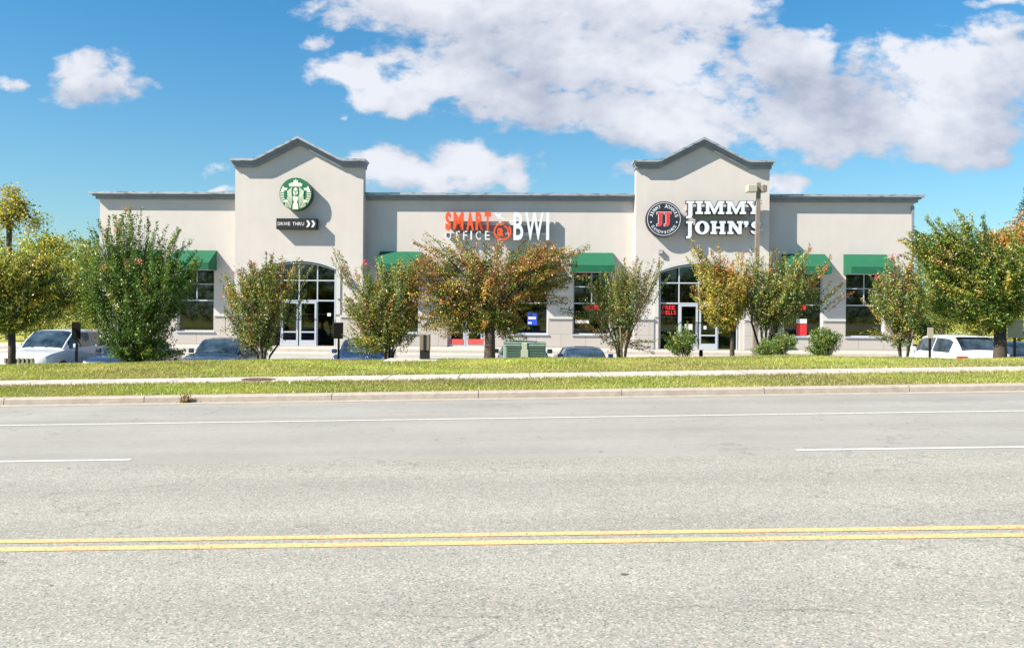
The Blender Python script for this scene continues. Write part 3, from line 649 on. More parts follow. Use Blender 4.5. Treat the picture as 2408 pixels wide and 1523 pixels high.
# drive thru sign
(u0, z0), (u1, z1) = pb(649.5, 538.8, O-.4), pb(744.3, 513.7, O-.4); cu_, cz_ = (u0+u1)/2, (z0+z1)/2; hw, hh = (u1-u0)/2, (z1-z0)/2
ds = empty('drive_thru_sign', bw(cu_, O, cz_), -TH, label='black oblong sign reading DRIVE THRU with two white chevrons', cat='sign')
MB().box(-hw, hw, -.40, -.002, -hh, hh).build('sign_box', M['black'], ds, bevel=.01)
mb = MB(); xx = -hw + .075; T = 'DRIVE THRU'; wtot = 1.30; widths = [{'I': .35, ' ': .6}.get(c, 1) for c in T]; k = wtot/sum(widths)
for c, w_ in zip(T, widths):
    if c != ' ':
        v, f = glyph(c, .012, .004); mb.add(fit(v, xx + (w_*k*.2 if c == 'I' else 0), xx+w_*k*(.6 if c == 'I' else .80), -.08, .08, -.412), f)
    xx += w_*k
for x in (.50, .74):
    v, f = fill2d([[(x,.16),(x+.10,.16),(x+.20,0),(x+.10,-.16),(x,-.16),(x+.10,0)]], .012); mb.add([(p[0]-.02, p[1]-.412, p[2]) for p in v], f)
mb.build('lettering', M['paper'], ds)
# orange and white channel-letter sign
def cs(x, y): return (1740 + x*.216)/1.701, (820 + y*.216)/1.701
base_u, base_z = pb(1170, 531, -.4)
os_ = empty('letter_sign', bw(base_u, 0, base_z), -TH, label='orange and white channel letters on raceways above the round tree', cat='sign')
def put(ch, x0, x1, y0, y1, front, thick, mats, parent, bu, bz, plane, bold=.02, conv=cs, shape=None, off=None):
    a, d = conv(x0, y1); b, c_ = conv(x1, y0); (ua, za), (ub, zb) = pb(a, d, plane-front), pb(b, c_, plane-front)
    v, f = shape if shape else glyph(ch, thick, bold)
    mb = MB(); mb.add(fit(v, ua-bu, ub-bu, za-bz, zb-bz, -front), f); return letter(mb, parent, mats)
for ch, a, b in (('S',190,298),('M',340,527),('A',580,722),('R',750,902),('T',915,1036)): put(ch, a, b, 130, 468, .38, .16, [M['orange'], M['orange_side']], os_, base_u, base_z, 0, .045)
for ch, a, b in (('O',190,300),('F',385,460),('F',520,597),('I',655,687),('C',755,850),('E',925,1015)): put(ch, a, b, 480, 643, .34, .12, [M['lface'], M['lside']], os_, base_u, base_z, 0, .01)
for ch, a, b in (('B',1450,1637),('W',1665,2012),('I',2056,2118)): put(ch, a, b, 135, 650, .38, .16, [M['lface'], M['lside']], os_, base_u, base_z, 0, .02)
def arcpts(cx, cz, r, a0, a1, n=40): return [(cx + r*math.cos(R(a0+(a1-a0)*i/n)), cz + r*math.sin(R(a0+(a1-a0)*i/n))) for i in range(n+1)]
px_, py_ = cs(1250, 490); au, az = pb(px_, py_, -.38); au -= base_u; az -= base_z; k = .216/1.701*43.3/F
for r_, a0, a1, w_ in ((150, 75, 400, 30), (104, -35, 80, 24)):
    v, f = fill2d([ribbon(arcpts(au, az, r_*k, a0, a1), w_*k)], .14); mb = MB(); mb.add([(p[0], p[1]-.38, p[2]) for p in v], f); letter(mb, os_, [M['orange'], M['orange_side']], 'ring')
put('a', 1150, 1268, 425, 575, .385, .14, [M['orange'], M['orange_side']], os_, base_u, base_z, 0, .04)
pl = [(1095,135),(1130,150),(1165,185),(1215,150),(1240,160),(1205,215),(1300,262),(1285,285),(1190,250),(1170,275),(1160,235),(1105,165)]
lp = []
for x, y in pl:
    q = cs(x, y); uu, zz = pb(q[0], q[1], -.38); lp.append((uu-base_u, zz-base_z))
v, f = fill2d([lp], .1); mb = MB(); mb.add([(p[0], p[1]-.38, p[2]) for p in v], f); letter(mb, os_, [M['lface'], M['lside']], 'airplane')
rw = MB(); rw.box(-2.5, 2.45, -.20, -.004, .05, .24); rw.box(-2.5, -.35, -.20, -.004, -.52, -.36); rw.box(.4, 2.45, -.2, -.004, -.45, -.3); rw.box(-.35, .25, -.2, -.004, -.36, -.25)
rw.build('raceway', M['stucco'], os_)
# white slab-serif channel letters
SER = .18
GL = {
 'I': (.62, [[(0,0),(.62,0),(.62,SER),(.48,SER),(.48,1-SER),(.62,1-SER),(.62,1),(0,1),(0,1-SER),(.14,1-SER),(.14,SER),(0,SER)]]),
 'J': (.62, [[(0,1),(.62,1),(.62,1-SER),(.48,1-SER),(.48,-.08),(.42,-.24),(.28,-.33),(.0,-.33),(0,-.15),(.12,-.14),(.16,-.06),(.16,1-SER),(0,1-SER)]]),
 'M': (1.4, [[(0,0),(.44,0),(.44,SER),(.34,SER),(.34,.66),(.64,0),(.76,0),(1.06,.66),(1.06,SER),(.96,SER),(.96,0),(1.4,0),(1.4,SER),(1.3,SER),(1.3,1-SER),(1.4,1-SER),(1.4,1),(.99,1),(.7,.38),(.41,1),(0,1),(0,1-SER),(.1,1-SER),(.1,SER),(0,SER)]]),
 'Y': (1.04, [[(.26,0),(.78,0),(.78,SER),(.67,SER),(.67,.42),(.94,1-SER),(1.04,1-SER),(1.04,1),(.64,1),(.64,1-SER),(.7,1-SER),(.53,.58),(.36,1-SER),(.42,1-SER),(.42,1),(0,1),(0,1-SER),(.1,1-SER),(.37,.42),(.37,SER),(.26,SER)]]),
 'O': (1.0, [circle(.5,.5,.5,32,.52), circle(.5,.5,.19,24,.36)]),
 'H': (1.05, [[(0,0),(.44,0),(.44,SER),(.37,SER),(.37,.42),(.68,.42),(.68,SER),(.61,SER),(.61,0),(1.05,0),(1.05,SER),(.95,SER),(.95,1-SER),(1.05,1-SER),(1.05,1),(.61,1),(.61,1-SER),(.68,1-SER),(.68,.58),(.37,.58),(.37,1-SER),(.44,1-SER),(.44,1),(0,1),(0,1-SER),(.1,1-SER),(.1,SER),(0,SER)]]),
 'N': (1.1, [[(0,0),(.42,0),(.42,SER),(.32,SER),(.32,.62),(.74,0),(1.0,0),(1.0,1-SER),(1.1,1-SER),(1.1,1),(.68,1),(.68,1-SER),(.78,1-SER),(.78,.42),(.38,1),(0,1),(0,1-SER),(.1,1-SER),(.1,SER),(0,SER)]]),
 "'": (.3, [[(0,1),(.3,1),(.3,.74),(.16,.52),(.02,.52),(.12,.7),(0,.7)]]),
 'S': (.75, [ribbon([(.70,.74),(.64,.84),(.5,.88),(.34,.87),(.2,.8),(.16,.69),(.24,.59),(.42,.52),(.56,.44),(.6,.32),(.54,.19),(.4,.12),(.24,.12),(.12,.18),(.06,.28)], [.1,.16,.22,.24,.24,.24,.24,.24,.24,.24,.24,.23,.21,.16,.1])]),
}
def cj(x, y): return (2540 + x*.2326)/1.701, (760 + y*.2326)/1.701
bu, bz = pb(1700, 515, O-.4)
js = empty('letter_sign', bw(bu, O, bz), -TH, label='white slab-serif channel letters with dark edges on right tower', cat='sign')
for row, cap0, cap1 in ((((('J',880,1020)),('I',1040,1170),('M',1195,1535),('M',1565,1912),('Y',1930,2172)), 190, 415), ((('J',880,1005),('O',1030,1280),('H',1300,1560),('N',1590,1860),("'",1872,1950),('S',1985,2165)), 535, 760)):
    for ch, a, b in row:
        wd, loops = GL[ch]; x0, yb = cj(a, cap1); x1, yt = cj(b, cap0); (ua, za), (ub, zb) = pb(x0, yb, O-.42), pb(x1, yt, O-.42)
        sx = (ub-ua)/wd; sz = zb-za; lp = [[(ua-bu+x*sx, za-bz+z*sz) for x, z in l_] for l_ in loops]
        v, f = fill2d(lp, .02); mb = MB(); mb.add([(p[0], p[1]-.43, p[2]) for p in v], f)
        # dark can behind the face, a little larger than it
        v, f = fill2d(lp, .20, .022); mb.add([(p[0], p[1]-.408, p[2]) for p in v], f, 1)
        mb.build('letter', [M['lface'], M['navy']], js)
rw = MB(); rw.box(-1.72, 1.75, -.20, -.004, .42, .60); rw.box(-1.72, 1.75, -.20, -.004, -.52, -.34); rw.build('raceway', M['stucco'], js)
# round black sign
u_, z_ = pb(1561.2, 515.2, O-.4); rj = 41.7*42.5/F
jr = empty('round_sign', bw(u_, O, z_), -TH, label='round black sign with red double letter on right tower', cat='sign')
v, f = fill2d([circle(0, 0, rj, 64)], .38); mb = MB(); mb.add([(p[0], p[1]-.40, p[2]) for p in v], f); mb.build('sign_disc', M['navy'], jr)
v, f = fill2d([circle(0, 0, rj*.935, 64), circle(0, 0, rj*.905, 64)], .01); rg = MB(); rg.add([(p[0], p[1]-.41, p[2]) for p in v], f); rg.build('ring', M['lface'], jr)
tx_ = MB()
def ring_text(txt, a0, a1, r0, r1, flip):
    n = len(txt)
    for i, ch in enumerate(txt):
        if ch == ' ': continue
        ang = R(a0 + (a1-a0)*(i+.5)/n); v, f = glyph(ch, .01, .012); w_ = abs(R(a1-a0))/n*(r0+r1)/2*(.35 if ch in "I'" else .8); v = fit(v, -w_/2, w_/2, -(r1-r0)/2, (r1-r0)/2)
        c_, s_ = math.cos(ang), math.sin(ang); rm = (r0+r1)/2; o_ = []
        for x, y, z in v:
            t_, n_ = (x, z) if not flip else (-x, -z)
            o_.append((c_*(rm+n_) + s_*t_, y-.41, s_*(rm+n_) - c_*t_))
        tx_.add(o_, f)
ring_text("JIMMY JOHN'S", 172, 8, rj*.64, rj*.83, False); ring_text('SANDWICHES', 208, 332, rj*.66, rj*.82, True)
for s in (-1, 1):
    v, f = fill2d([circle(s*rj*.72, -rj*.17, rj*.045, 12)], .01); tx_.add([(p[0], p[1]-.41, p[2]) for p in v], f)
tx_.build('ring_lettering', M['lface'], jr)
jl = GL['J'][1][0]
for dx in (-.40, .02):
    lp = [(rj*(dx + x*.62), rj*(-.20 + z*.58)) for x, z in jl]
    v, f = fill2d([lp], .012, .02); a_ = MB(); a_.add([(p[0], p[1]-.412, p[2]) for p in v], f)
    v, f = fill2d([lp], .012, -.004); a_.add([(p[0], p[1]-.4255, p[2]) for p in v], f, 1); a_.build('letter', [M['lface'], M['red']], jr)

# ------------------------------------------------------------------ trees and shrubs
def nrm(a): return a / (np.linalg.norm(a, axis=1, keepdims=True) + 1e-9)
def leaf_mesh(name, P, size, colors, parent, up=.35, aspect=.5, m=None):
    n = len(P); d = nrm(rng.normal(size=(n, 3))); nv = nrm(rng.normal(size=(n, 3)) + np.array([0, 0, up*2]))
    s = np.cross(d, nv); s = nrm(s); sz = (size * rng.uniform(.6, 1.35, n))[:, None]
    a = P - d*sz*.5; b = P + s*sz*aspect*.5; c = P + d*sz*.5; e = P - s*sz*aspect*.5
    V = np.stack([a, b, c, e], 1).reshape(-1, 3)
    me = bpy.data.meshes.new(name); me.vertices.add(4*n); me.vertices.foreach_set('co', V.ravel())
    me.loops.add(4*n); me.loops.foreach_set('vertex_index', np.arange(4*n)); me.polygons.add(n); me.polygons.foreach_set('loop_start', np.arange(n)*4); me.polygons.foreach_set('loop_total', np.full(n, 4))
    me.update(calc_edges=True)
    ca = me.color_attributes.new('leaf_color', 'FLOAT_COLOR', 'POINT'); C = np.ones((n, 4, 4)); C[:, :, :3] = colors[:, None, :]; ca.data.foreach_set('color', C.ravel())
    me.materials.append(m or M['leaf']); o = link(bpy.data.objects.new(name, me)); o.parent = parent; return o
def pick(pal, hn, n, tu=None):
    """pal: list of (weight low, weight high, colour); hn: height 0..1 of each leaf"""
    wl = np.array([p[0] for p in pal], float); wh = np.array([p[1] for p in pal], float); cols = np.array([p[2] for p in pal])
    w = wl[None]*(1-hn[:, None]) + wh[None]*hn[:, None]; w = np.cumsum(w/w.sum(1, keepdims=True), 1)
    u = rng.random(n)
    if tu is not None: k_ = rng.random(n) < .62; u[k_] = tu[k_]
    i = (u[:, None] > w).sum(1).clip(0, len(pal)-1); return cols[i] * rng.uniform(.64, 1.2, (n, 1))
G1 = (.06, .13, .025); G2 = (.12, .21, .035); G3 = (.20, .28, .045); OL = (.34, .34, .07); YE = (.52, .40, .07); OR = (.50, .20, .07); RU_ = (.36, .13, .06); BR = (.20, .12, .065); PK = (.70, .07, .12); GG = (.24, .29, .15)
def tree(name, bpx, D, ells, ntw, nleaf, size, pal, label, cat, trunk_w=.12, stems=1, fork=None, run=.6, sig=.09, group=None, shoots=(), blossoms=0, shr=1.8, shn=2.6, pkc=PK, bark='bark', depth=.8, up=.35, basez=None, limbs=14, droop=0.0, bias=.42, twig=True):
    plume = D < 30 and cat != 'shrub_low' and size > .055
    if D < 30: ntw = int(ntw*((1.15 if stems > 1 else .95) if plume else 1.4)); nleaf = int(nleaf*(3.0 if plume else 2.0)); size *= .90
    if plume: run *= 1.75; sig *= .78; bias = .34
    bx = (bpx - CX)*D/F; bz = basez if basez is not None else gz_(bx, D)
    e = empty(name, (bx, D, bz), 0, label=label, cat=cat, group=group); B = np.array([bx, D, bz])
    E = []
    for (cx, cy, rx, ry, w) in ells:
        c = pt(cx, cy, D); E.append((np.array(c) - B, rx*D/F*(1.13 if stems > 1 and size > .04 and D < 30 else 1), ry*D/F, w))
    fk = np.array([0, 0, fork if fork is not None else .5])
    shoots = [(a+random.uniform(-1, 1)*j*9, b+random.uniform(0, 1)*j*14) for a, b in shoots for j in range(4 if stems > 1 else 2)]
    ws = np.array([x[3] for x in E], float); ws /= ws.sum(); idx = rng.choice(len(E), ntw, p=ws)
    tips = []
    for i in idx:
        c, rx, rz, _ = E[i]; q = rng.normal(size=3); q /= np.linalg.norm(q); q *= rng.random()**bias
        tips.append(c + np.array([q[0]*rx, q[1]*(rx+rz)/2*depth, q[2]*rz]))
    tips = np.array(tips)
    for (sx, sy) in shoots: tips = np.vstack([tips, (np.array(pt(sx, sy, D)) - B)[None] + np.array([[0, rng.uniform(-.4, .4), 0]])])
    P = []; HB = []; BB = []; TU = []; TW = MB(); K = []
    zt = max(t[2] for t in tips)
    for ti, tp in enumerate(tips):
        shoot = ti >= ntw; d = tp - fk; l_ = np.linalg.norm(d); r_ = min(run*(shr*(.6 if plume else 1) if shoot else rng.uniform(.6, 1.3)), l_*.8)
        d = d/l_; side = nrm((rng.normal(size=3)*.5)[None])[0]; t = rng.random(int(nleaf*(shn*(.5 if plume else 1) if shoot else 1)*(1 if shoot else rng.uniform(.5, 1.5))))
        dd = d + np.array([0, 0, ((.25 if shoot else .08) if not droop else -droop)]); dd /= np.linalg.norm(dd)
        if not shoot: dd = dd + rng.normal(size=3)*(.2 if plume else .35); dd /= np.linalg.norm(dd)
        pts = tp[None] - dd[None]*(t[:, None]*r_) + side[None]*(t[:, None]*(1-t[:, None]))*r_*.35 - np.array([0, 0, 1])[None]*(droop*(1-t[:, None])**2*.4)
        pts += rng.normal(size=pts.shape)*(sig*(.7 if shoot else 1))*(0.45+.75*t[:, None])
        P.append(pts); HB.append(np.full(len(pts), rng.normal()*.28)); BB.append(np.full(len(pts), rng.uniform(.72, 1.3))); TU.append(np.full(len(pts), rng.random()))
        if twig and (ti % 3 == 0 or shoot):
            st_ = tp - dd*r_ ; TW.tube([st_, st_*.45+tp*.55+side*.03, tp], [.010, .007, .003], 3, cap=False); K.append(st_)
        else: K.append(tp - dd*r_)
    P = np.vstack(P); HB = np.concatenate(HB); BB = np.concatenate(BB); TU = np.concatenate(TU); kp = P[:, 2] > .04; P, HB, BB, TU = P[kp], HB[kp], BB[kp], TU[kp]; hn = np.clip((P[:, 2]-.15*zt)/(zt*.85), 0, 1) + HB
    hn = np.clip(hn + rng.normal(size=len(P))*.12, 0, 1)
    leaf_mesh('crown', P, size, pick(pal, hn, len(P), TU)*BB[:, None], e, up)
    # trunk(s) and limbs
    T = MB(); order = rng.permutation(len(K))[:limbs*max(1, stems//2)]
    if stems == 1:
        T.tube([(0,0,-.15), (0,0,.05), (.01,0,fk[2]*.5), tuple(fk)], [trunk_w*.65, trunk_w*.55, trunk_w*.48, trunk_w*.45], 10)
        roots = [fk]
    else:
        roots = []
        for s in range(stems):
            a = 2*math.pi*s/stems + random.random(); r0 = .05+.05*random.random(); sp_ = random.uniform(.12, .4)
            p0 = np.array([math.cos(a)*r0, math.sin(a)*r0, -.1]); p1 = np.array([math.cos(a)*(r0+sp_*.3), math.sin(a)*(r0+sp_*.3), fk[2]*.6]); p2 = np.array([math.cos(a)*(r0+sp_), math.sin(a)*(r0+sp_), fk[2]*1.35])
            T.tube([p0, p1, p2], [trunk_w*.5, trunk_w*.42, trunk_w*.34], 7); roots.append(p2)
    for j, oi in enumerate(order):
        k = K[oi]; r0 = roots[j % len(roots)] if stems == 1 else min(roots, key=lambda q: np.linalg.norm(q - k*np.array([.3,.3,0]) - np.array([0,0,fk[2]])))
        mid = r0*.5 + k*.5 + np.array([0, 0, .12])*(1 if not droop else 2) + rng.normal(size=3)*.06
        w0 = trunk_w*(.26 if stems == 1 else .22); T.tube([r0, mid, k], [w0, w0*.6, w0*.25], 5, cap=False)
    T.build('trunk', M[bark], e, smooth=True)
    if TW.v: TW.build('twigs', M[bark], e)
    if blossoms:
        top = tips[np.argsort(-tips[:, 2])][:max(6, len(tips)//3)]; sel = top[rng.choice(len(top), blossoms)]
        Q = np.vstack([s + rng.normal(size=(34, 3))*.055 for s in sel]); leaf_mesh('blossoms', Q, .05, np.array([pkc])*rng.uniform(.7, 1.3, (len(Q), 1)), e, up)
    return e
CM = 'multi-stemmed shrubs along the berm'
TR_ = 'trees behind the building sides'
# centre round tree
tree('round_tree', 1152, 25, [(1160,640,160,85,5),(1040,615,100,60,2),(1275,615,105,60,2.2),(1010,700,65,60,1.6),(1090,720,115,55,2.6),(1210,720,70,55,1.6),(1320,650,55,75,1.1),(1160,600,200,50,1.8),(1040,755,66,34,1.3),(1215,765,40,42,1.2),(1110,765,50,30,.8),(1000,650,60,50,1.2)], 760, 34, .062,
     [(3,.7,G1),(3,1,G2),(2.5,1.3,OL),(1.2,1.2,YE),(.9,2.6,OR),(.6,2,RU_),(.8,1,BR)], 'round low-branching tree with orange and olive leaves in the centre', 'tree', .31, 1, 1.0, .5, .085,
     shoots=[(965,560),(1000,545),(1075,540),(1345,575),(1385,568),(1300,560),(1240,555),(1390,640),(1345,700),(1395,735),(975,740)], limbs=40, droop=.25, bark='bark')
# big green crepe shrub, left
tree('crape_myrtle', 318, 25.5, [(330,690,105,120,5),(280,640,90,80,2),(385,670,75,90,2),(230,620,60,70,1),(320,790,90,60,2),(440,620,40,60,.8),(340,825,95,30,1.6),(200,700,40,60,.8)], 560, 34, .07,
     [(5,2.4,G1),(3,3,G2),(.8,2.5,G3),(.2,.5,OL)], 'large dark green fan-shaped shrub with upright shoots, left of the left tower', 'shrub', .10, 7, .55, .55, .085, CM,
     shoots=[(298,480),(300,500),(242,505),(285,520),(345,525),(262,540),(380,525),(430,535),(215,525),(350,560),(405,560),(330,500),(460,600),(195,560),(375,560),(420,575),(310,540),(235,540),(270,500)], blossoms=12, limbs=14, bark='bark', shr=2.8, shn=3.4, pkc=(.62, .26, .20))
crp = [(2,.6,G1),(2.5,1,G2),(2,1.4,GG),(1.5,1.8,OL),(.5,1.3,YE),(.5,1.2,OR),(.5,.8,BR)]
tree('crape_myrtle', 620, 25.5, [(610,690,75,70,4),(640,640,60,45,1.6),(570,660,50,50,1),(600,780,60,50,1.2),(550,760,35,40,.5)], 250, 30, .062, crp,
     'loose multi-stemmed shrub in front of the left arched entrance', 'shrub', .075, 5, .5, .5, .085, CM, shoots=[(560,630),(520,640),(640,590),(708,605),(655,600),(590,610),(530,700),(715,680)], blossoms=2, limbs=12)
tree('crape_myrtle', 915, 25.3, [(900,720,80,65,3),(930,660,65,50,2),(865,700,55,65,1.6),(870,790,65,50,1.6),(965,640,45,40,.9),(960,760,40,50,.8)], 330, 30, .062, [(2,.6,G1),(2,1,G2),(2,2,OL),(.8,1.3,YE),(.4,.9,OR),(.4,.5,BR),(1,1,GG)],
     'olive multi-stemmed shrub immediately left of the centre round tree', 'shrub', .075, 5, .5, .5, .08, CM, shoots=[(785,582),(812,613),(850,620),(895,600),(820,700),(940,605),(815,760),(808,690)], blossoms=3, limbs=12)
tree('crape_myrtle', 1465, 25.3, [(1470,690,62,75,3),(1430,680,45,50,1.2),(1500,650,45,45,1),(1450,790,40,40,.9)], 190, 30, .058, [(2,.8,G1),(2,1,G2),(2,1.6,GG),(.8,1.6,OL),(.2,1,YE),(.3,1,OR),(.8,.7,BR)],
     'thin multi-stemmed shrub left of the right tower entrance', 'shrub', .07, 7, .75, .5, .085, CM, shoots=[(1470,605),(1500,600),(1550,605),(1420,640),(1390,660),(1555,640),(1375,700),(1540,800),(1370,720)], blossoms=0, limbs=14, bark='palebark')
tree('slender_tree', 1722, 25.4, [(1690,680,70,70,3),(1720,640,55,50,1.4),(1660,620,45,45,.8),(1700,740,50,45,1.2),(1750,680,40,50,.8)], 260, 30, .062, [(1,.3,G2),(2.6,1.6,OL),(2.6,2.6,YE),(.7,1.4,OR),(.1,.5,RU_)],
     'slender tree with yellow and orange autumn leaves before the right entrance', 'tree', .13, 1, 1.1, .5, .08, shoots=[(1625,565),(1640,580),(1690,570),(1670,590),(1740,590),(1655,600),(1620,600)], limbs=18, blossoms=3)
tree('crape_myrtle', 1800, 25.6, [(1820,690,75,70,3.4),(1850,640,65,45,1.6),(1780,650,50,50,1),(1880,680,45,40,.8)], 290, 30, .06, [(2,.8,G1),(2.4,1.4,G2),(2,2,GG),(1,1.8,OL),(.3,1,YE),(.2,.9,OR),(.6,.4,BR)],
     'wide multi-stemmed shrub with pink blossoms between slender tree and right wing', 'shrub', .085, 6, .9, .5, .08, CM, shoots=[(1830,580),(1905,575),(1775,575),(1955,600),(1965,660),(1880,590),(1850,590),(1980,660),(1925,620)], blossoms=9, limbs=14)
tree('crape_myrtle', 2128, 25.0, [(2120,690,65,70,3),(2130,640,45,40,1.2),(2080,700,40,45,.8),(2110,790,40,35,.7)], 230, 30, .06, [(2,.8,G1),(2.4,1.2,G2),(2,1.8,GG),(1,1.8,OL),(.3,1.2,YE),(.2,.9,OR),(.6,.4,BR)],
     'multi-stemmed shrub with red blossoms in front of the last window', 'shrub', .08, 4, .7, .5, .08, CM, shoots=[(2080,605),(2060,640),(2100,600),(2150,590),(2050,770),(2045,690)], blossoms=6, limbs=12, bark='palebark')
# low shrubs
LS = 'low shrubs on the berm'
tree('low_shrub', 1610, 25.0, [(1612,800,36,30,1)], 70, 26, .05, [(2,1,G1),(2,2,G2),(1,2,G3),(.3,.5,OL)], 'small dark green shrub before the right entrance doors', 'shrub', .04, 4, .15, .3, .05, LS, limbs=6, shoots=[(1575,780),(1560,790),(1612,755)])
bright = [(1,.6,G2),(2,2,(.12,.20,.04)),(1,2,(.20,.27,.07)),(.4,.5,OL)]
tree('low_shrub', 1825, 24.8, [(1825,812,44,28,2),(1795,825,30,18,1),(1850,795,26,18,.7)], 120, 26, .05, bright, 'bright green low shrub under the pink-blossomed shrub', 'shrub', .04, 5, .12, .3, .05, LS, limbs=6)
tree('low_shrub', 1938, 24.8, [(1938,795,38,28,2),(1925,820,36,20,1),(1955,785,25,22,.6)], 130, 26, .05, bright, 'taller bright green rounded shrub between right wing windows', 'shrub', .04, 5, .12, .3, .05, LS, limbs=6)
# left tree in front
tree('round_tree', 28, 25.3, [(20,640,110,70,4),(-60,640,100,80,2),(110,650,70,60,1.6),(50,720,90,45,2),(-20,740,90,40,1.2),(150,700,45,50,.8),(60,600,70,40,1)], 620, 34, .072,
     [(3,.5,G1),(3,1,G2),(2.5,3.4,OL),(.7,1.9,YE),(.6,.3,BR)], 'spreading yellow-olive tree at the left edge, trunk before white car', 'tree', .21, 1, 1.0, .5, .09, limbs=34, droop=.15)
# right big tree
tree('round_tree', 2352, 25.6, [(2330,650,100,90,4),(2250,640,85,80,3),(2200,600,60,60,1.4),(2400,640,90,100,2.5),(2290,570,80,45,1.6),(2230,540,55,35,.8),(2300,730,95,45,2),(2210,710,60,50,1.4),(2150,560,30,40,.35)], 860, 34, .072,
     [(3,.8,G1),(3,1.6,G2),(2,2.2,G3),(1,2,OL),(.3,1.2,YE),(.1,.3,OR)], 'big dense green tree at the right edge over the white car', 'tree', .36, 1, 1.15, .5, .09, shoots=[(2120,545),(2115,560),(2165,505),(2240,490),(2205,505),(2300,500),(2270,500),(2130,590)], limbs=46, droop=.1)
# trees farther off
def ftree(bpx, D, ells, ntw, size, pal, label, name='background_tree', fork=2.5, tw=.35, **k):
    return tree(name, bpx, D, ells, ntw, k.pop('nleaf', 26), size, pal, label, 'bush' if name == 'low_bush' else 'tree', tw, 1, fork, 1.2, k.pop('sig', .28), TR_ if name != 'low_bush' else 'low bushes behind the cars', basez=-.3, twig=False, **k)
yel = [(2,1,G1),(2,1.5,G3),(2,2.5,OL),(1,2,YE)]
ftree(20, 56, [(25,448,28,34,1.1),(48,480,26,30,1),(0,520,45,40,1.2),(-30,470,40,60,1),(92,520,16,24,.35),(60,545,30,20,.5),(118,520,10,10,.15)], 120, .20, [(1,1,G3),(1.5,2,OL),(1.5,2,YE),(1,.5,BR)], 'tall sparse tree with yellowing leaves rising at the far left', fork=8, sig=.3, limbs=24)
ftree(120, 62, [(110,600,75,60,3),(90,680,90,60,2),(130,560,40,25,.6)], 260, .20, yel, 'olive tree behind the parking lot, beside the far left tree', limbs=10)
ftree(195, 70, [(200,650,65,90,3),(180,720,60,50,1.5),(190,590,45,40,.9)], 260, .22, [(2,1,G2),(2,1.5,G3),(2,2.5,OL),(1,1.5,YE)], 'yellow-green tree just left of the building corner', limbs=10)
ftree(-60, 66, [(-50,620,110,110,3),(20,690,90,60,2)], 240, .22, yel, 'olive tree outside the left edge, partly in view', limbs=10)
ftree(230, 95, [(150,600,150,60,3),(60,620,120,70,2),(230,640,60,60,1)], 260, .3, [(2,2,G2),(2,2,OL),(1,1,YE)], 'distant green tree row peeking left of the building', limbs=6, nleaf=24, sig=.45)
ftree(2215, 66, [(2210,600,65,70,2),(2200,690,60,60,2)], 240, .22, [(3,1,G1),(2,2,G2),(1,2,OL)], 'dark green tree beyond the building right corner', limbs=8)
ftree(2390, 60, [(2390,580,50,65,2),(2360,560,40,35,1),(2420,540,50,50,1)], 240, .2, [(1,.5,G2),(1,1,OL),(1.5,1.5,YE),(1,3,OR)], 'orange-brown tree at the far right edge', limbs=10, sig=.25)
ftree(2300, 80, [(2300,700,110,60,3),(2180,740,70,40,1.5),(2380,740,60,40,1.2)], 300, .26, [(3,2,G1),(3,2,G2),(.5,1,OL)], 'dark green hedge-like tree behind the white car at right', limbs=8)
# conifer
def treeline():
    n = 26000; x = rng.uniform(-95, 95, n); t = 11 + 2.5*np.sin(x*.21) + 2*np.sin(x*.53+1); z = rng.random(n)**.8*t; y = -52 + rng.normal(size=n)*3
    o = leaf_mesh('treeline', np.stack([x, y, z], 1), .9, pick([(2,1,G1),(2,2,G2),(1,1,OL)], z/15, n), None); tag(o, 'wood across the road, seen only in window reflections', 'wood', kind='stuff')
treeline()
def conifer():
    D = 74; bx = (2428-CX)*D/F; H = float(pt(2428, 425, D).z)+.3; e = empty('pine_tree', (bx, D, -.3), label='dark pine with horizontal boughs, top right edge', cat='tree')
    T = MB(); T.tube([(0,0,0),(0,0,H*.6),(0,0,H)], [.3,.18,.04], 8); P = []
    for i in range(46):
        z = H*(.3+.7*i/46); r = 3.3*(1-(z/H)**1.6)+.35; a = i*2.4
        for k in range(3):
            aa = a+k*2.1; tip = np.array([math.cos(aa)*r, math.sin(aa)*r, z-.1]); T.tube([(0,0,z-.2), tuple(tip)], [.04,.01], 4, cap=False)
            t = rng.random(60)[:, None]; P.append(tip[None]*t + np.array([0,0,z-.2])[None]*(1-t) + rng.normal(size=(60,3))*np.array([.14,.14,.07]))
    P = np.vstack(P); leaf_mesh('crown', P, .17, np.array([(.03,.07,.03)])*rng.uniform(.6,1.4,(len(P),1)), e, .3); T.build('trunk', M['bark'], e)
conifer()
for bp, dd, el in ((90, 50, [(60,745,70,35,2),(120,740,60,30,1)]), (185, 52, [(190,740,60,40,2),(215,700,40,40,1)]), (-10, 54, [(0,720,60,45,1)]), (2180, 56, [(2175,755,60,28,2),(2230,760,50,24,1)]), (2290, 58, [(2290,760,60,26,2),(2340,750,40,26,1)]), (2400, 57, [(2400,755,50,30,2)])):
    ftree(bp, dd, el, 120, .13, [(2,1,G1),(2,2,G3),(2,2,OL),(1,1,YE),(1,.5,BR)], 'low olive bush behind the parked cars, ' + {90: 'behind the white car', 185: 'nearest the building corner', -10: 'at the left edge', 2180: 'right of the building corner', 2290: 'above the white car at right', 2400: 'at the right edge'}[bp], 'low_bush', .4, .12, limbs=8, nleaf=30)

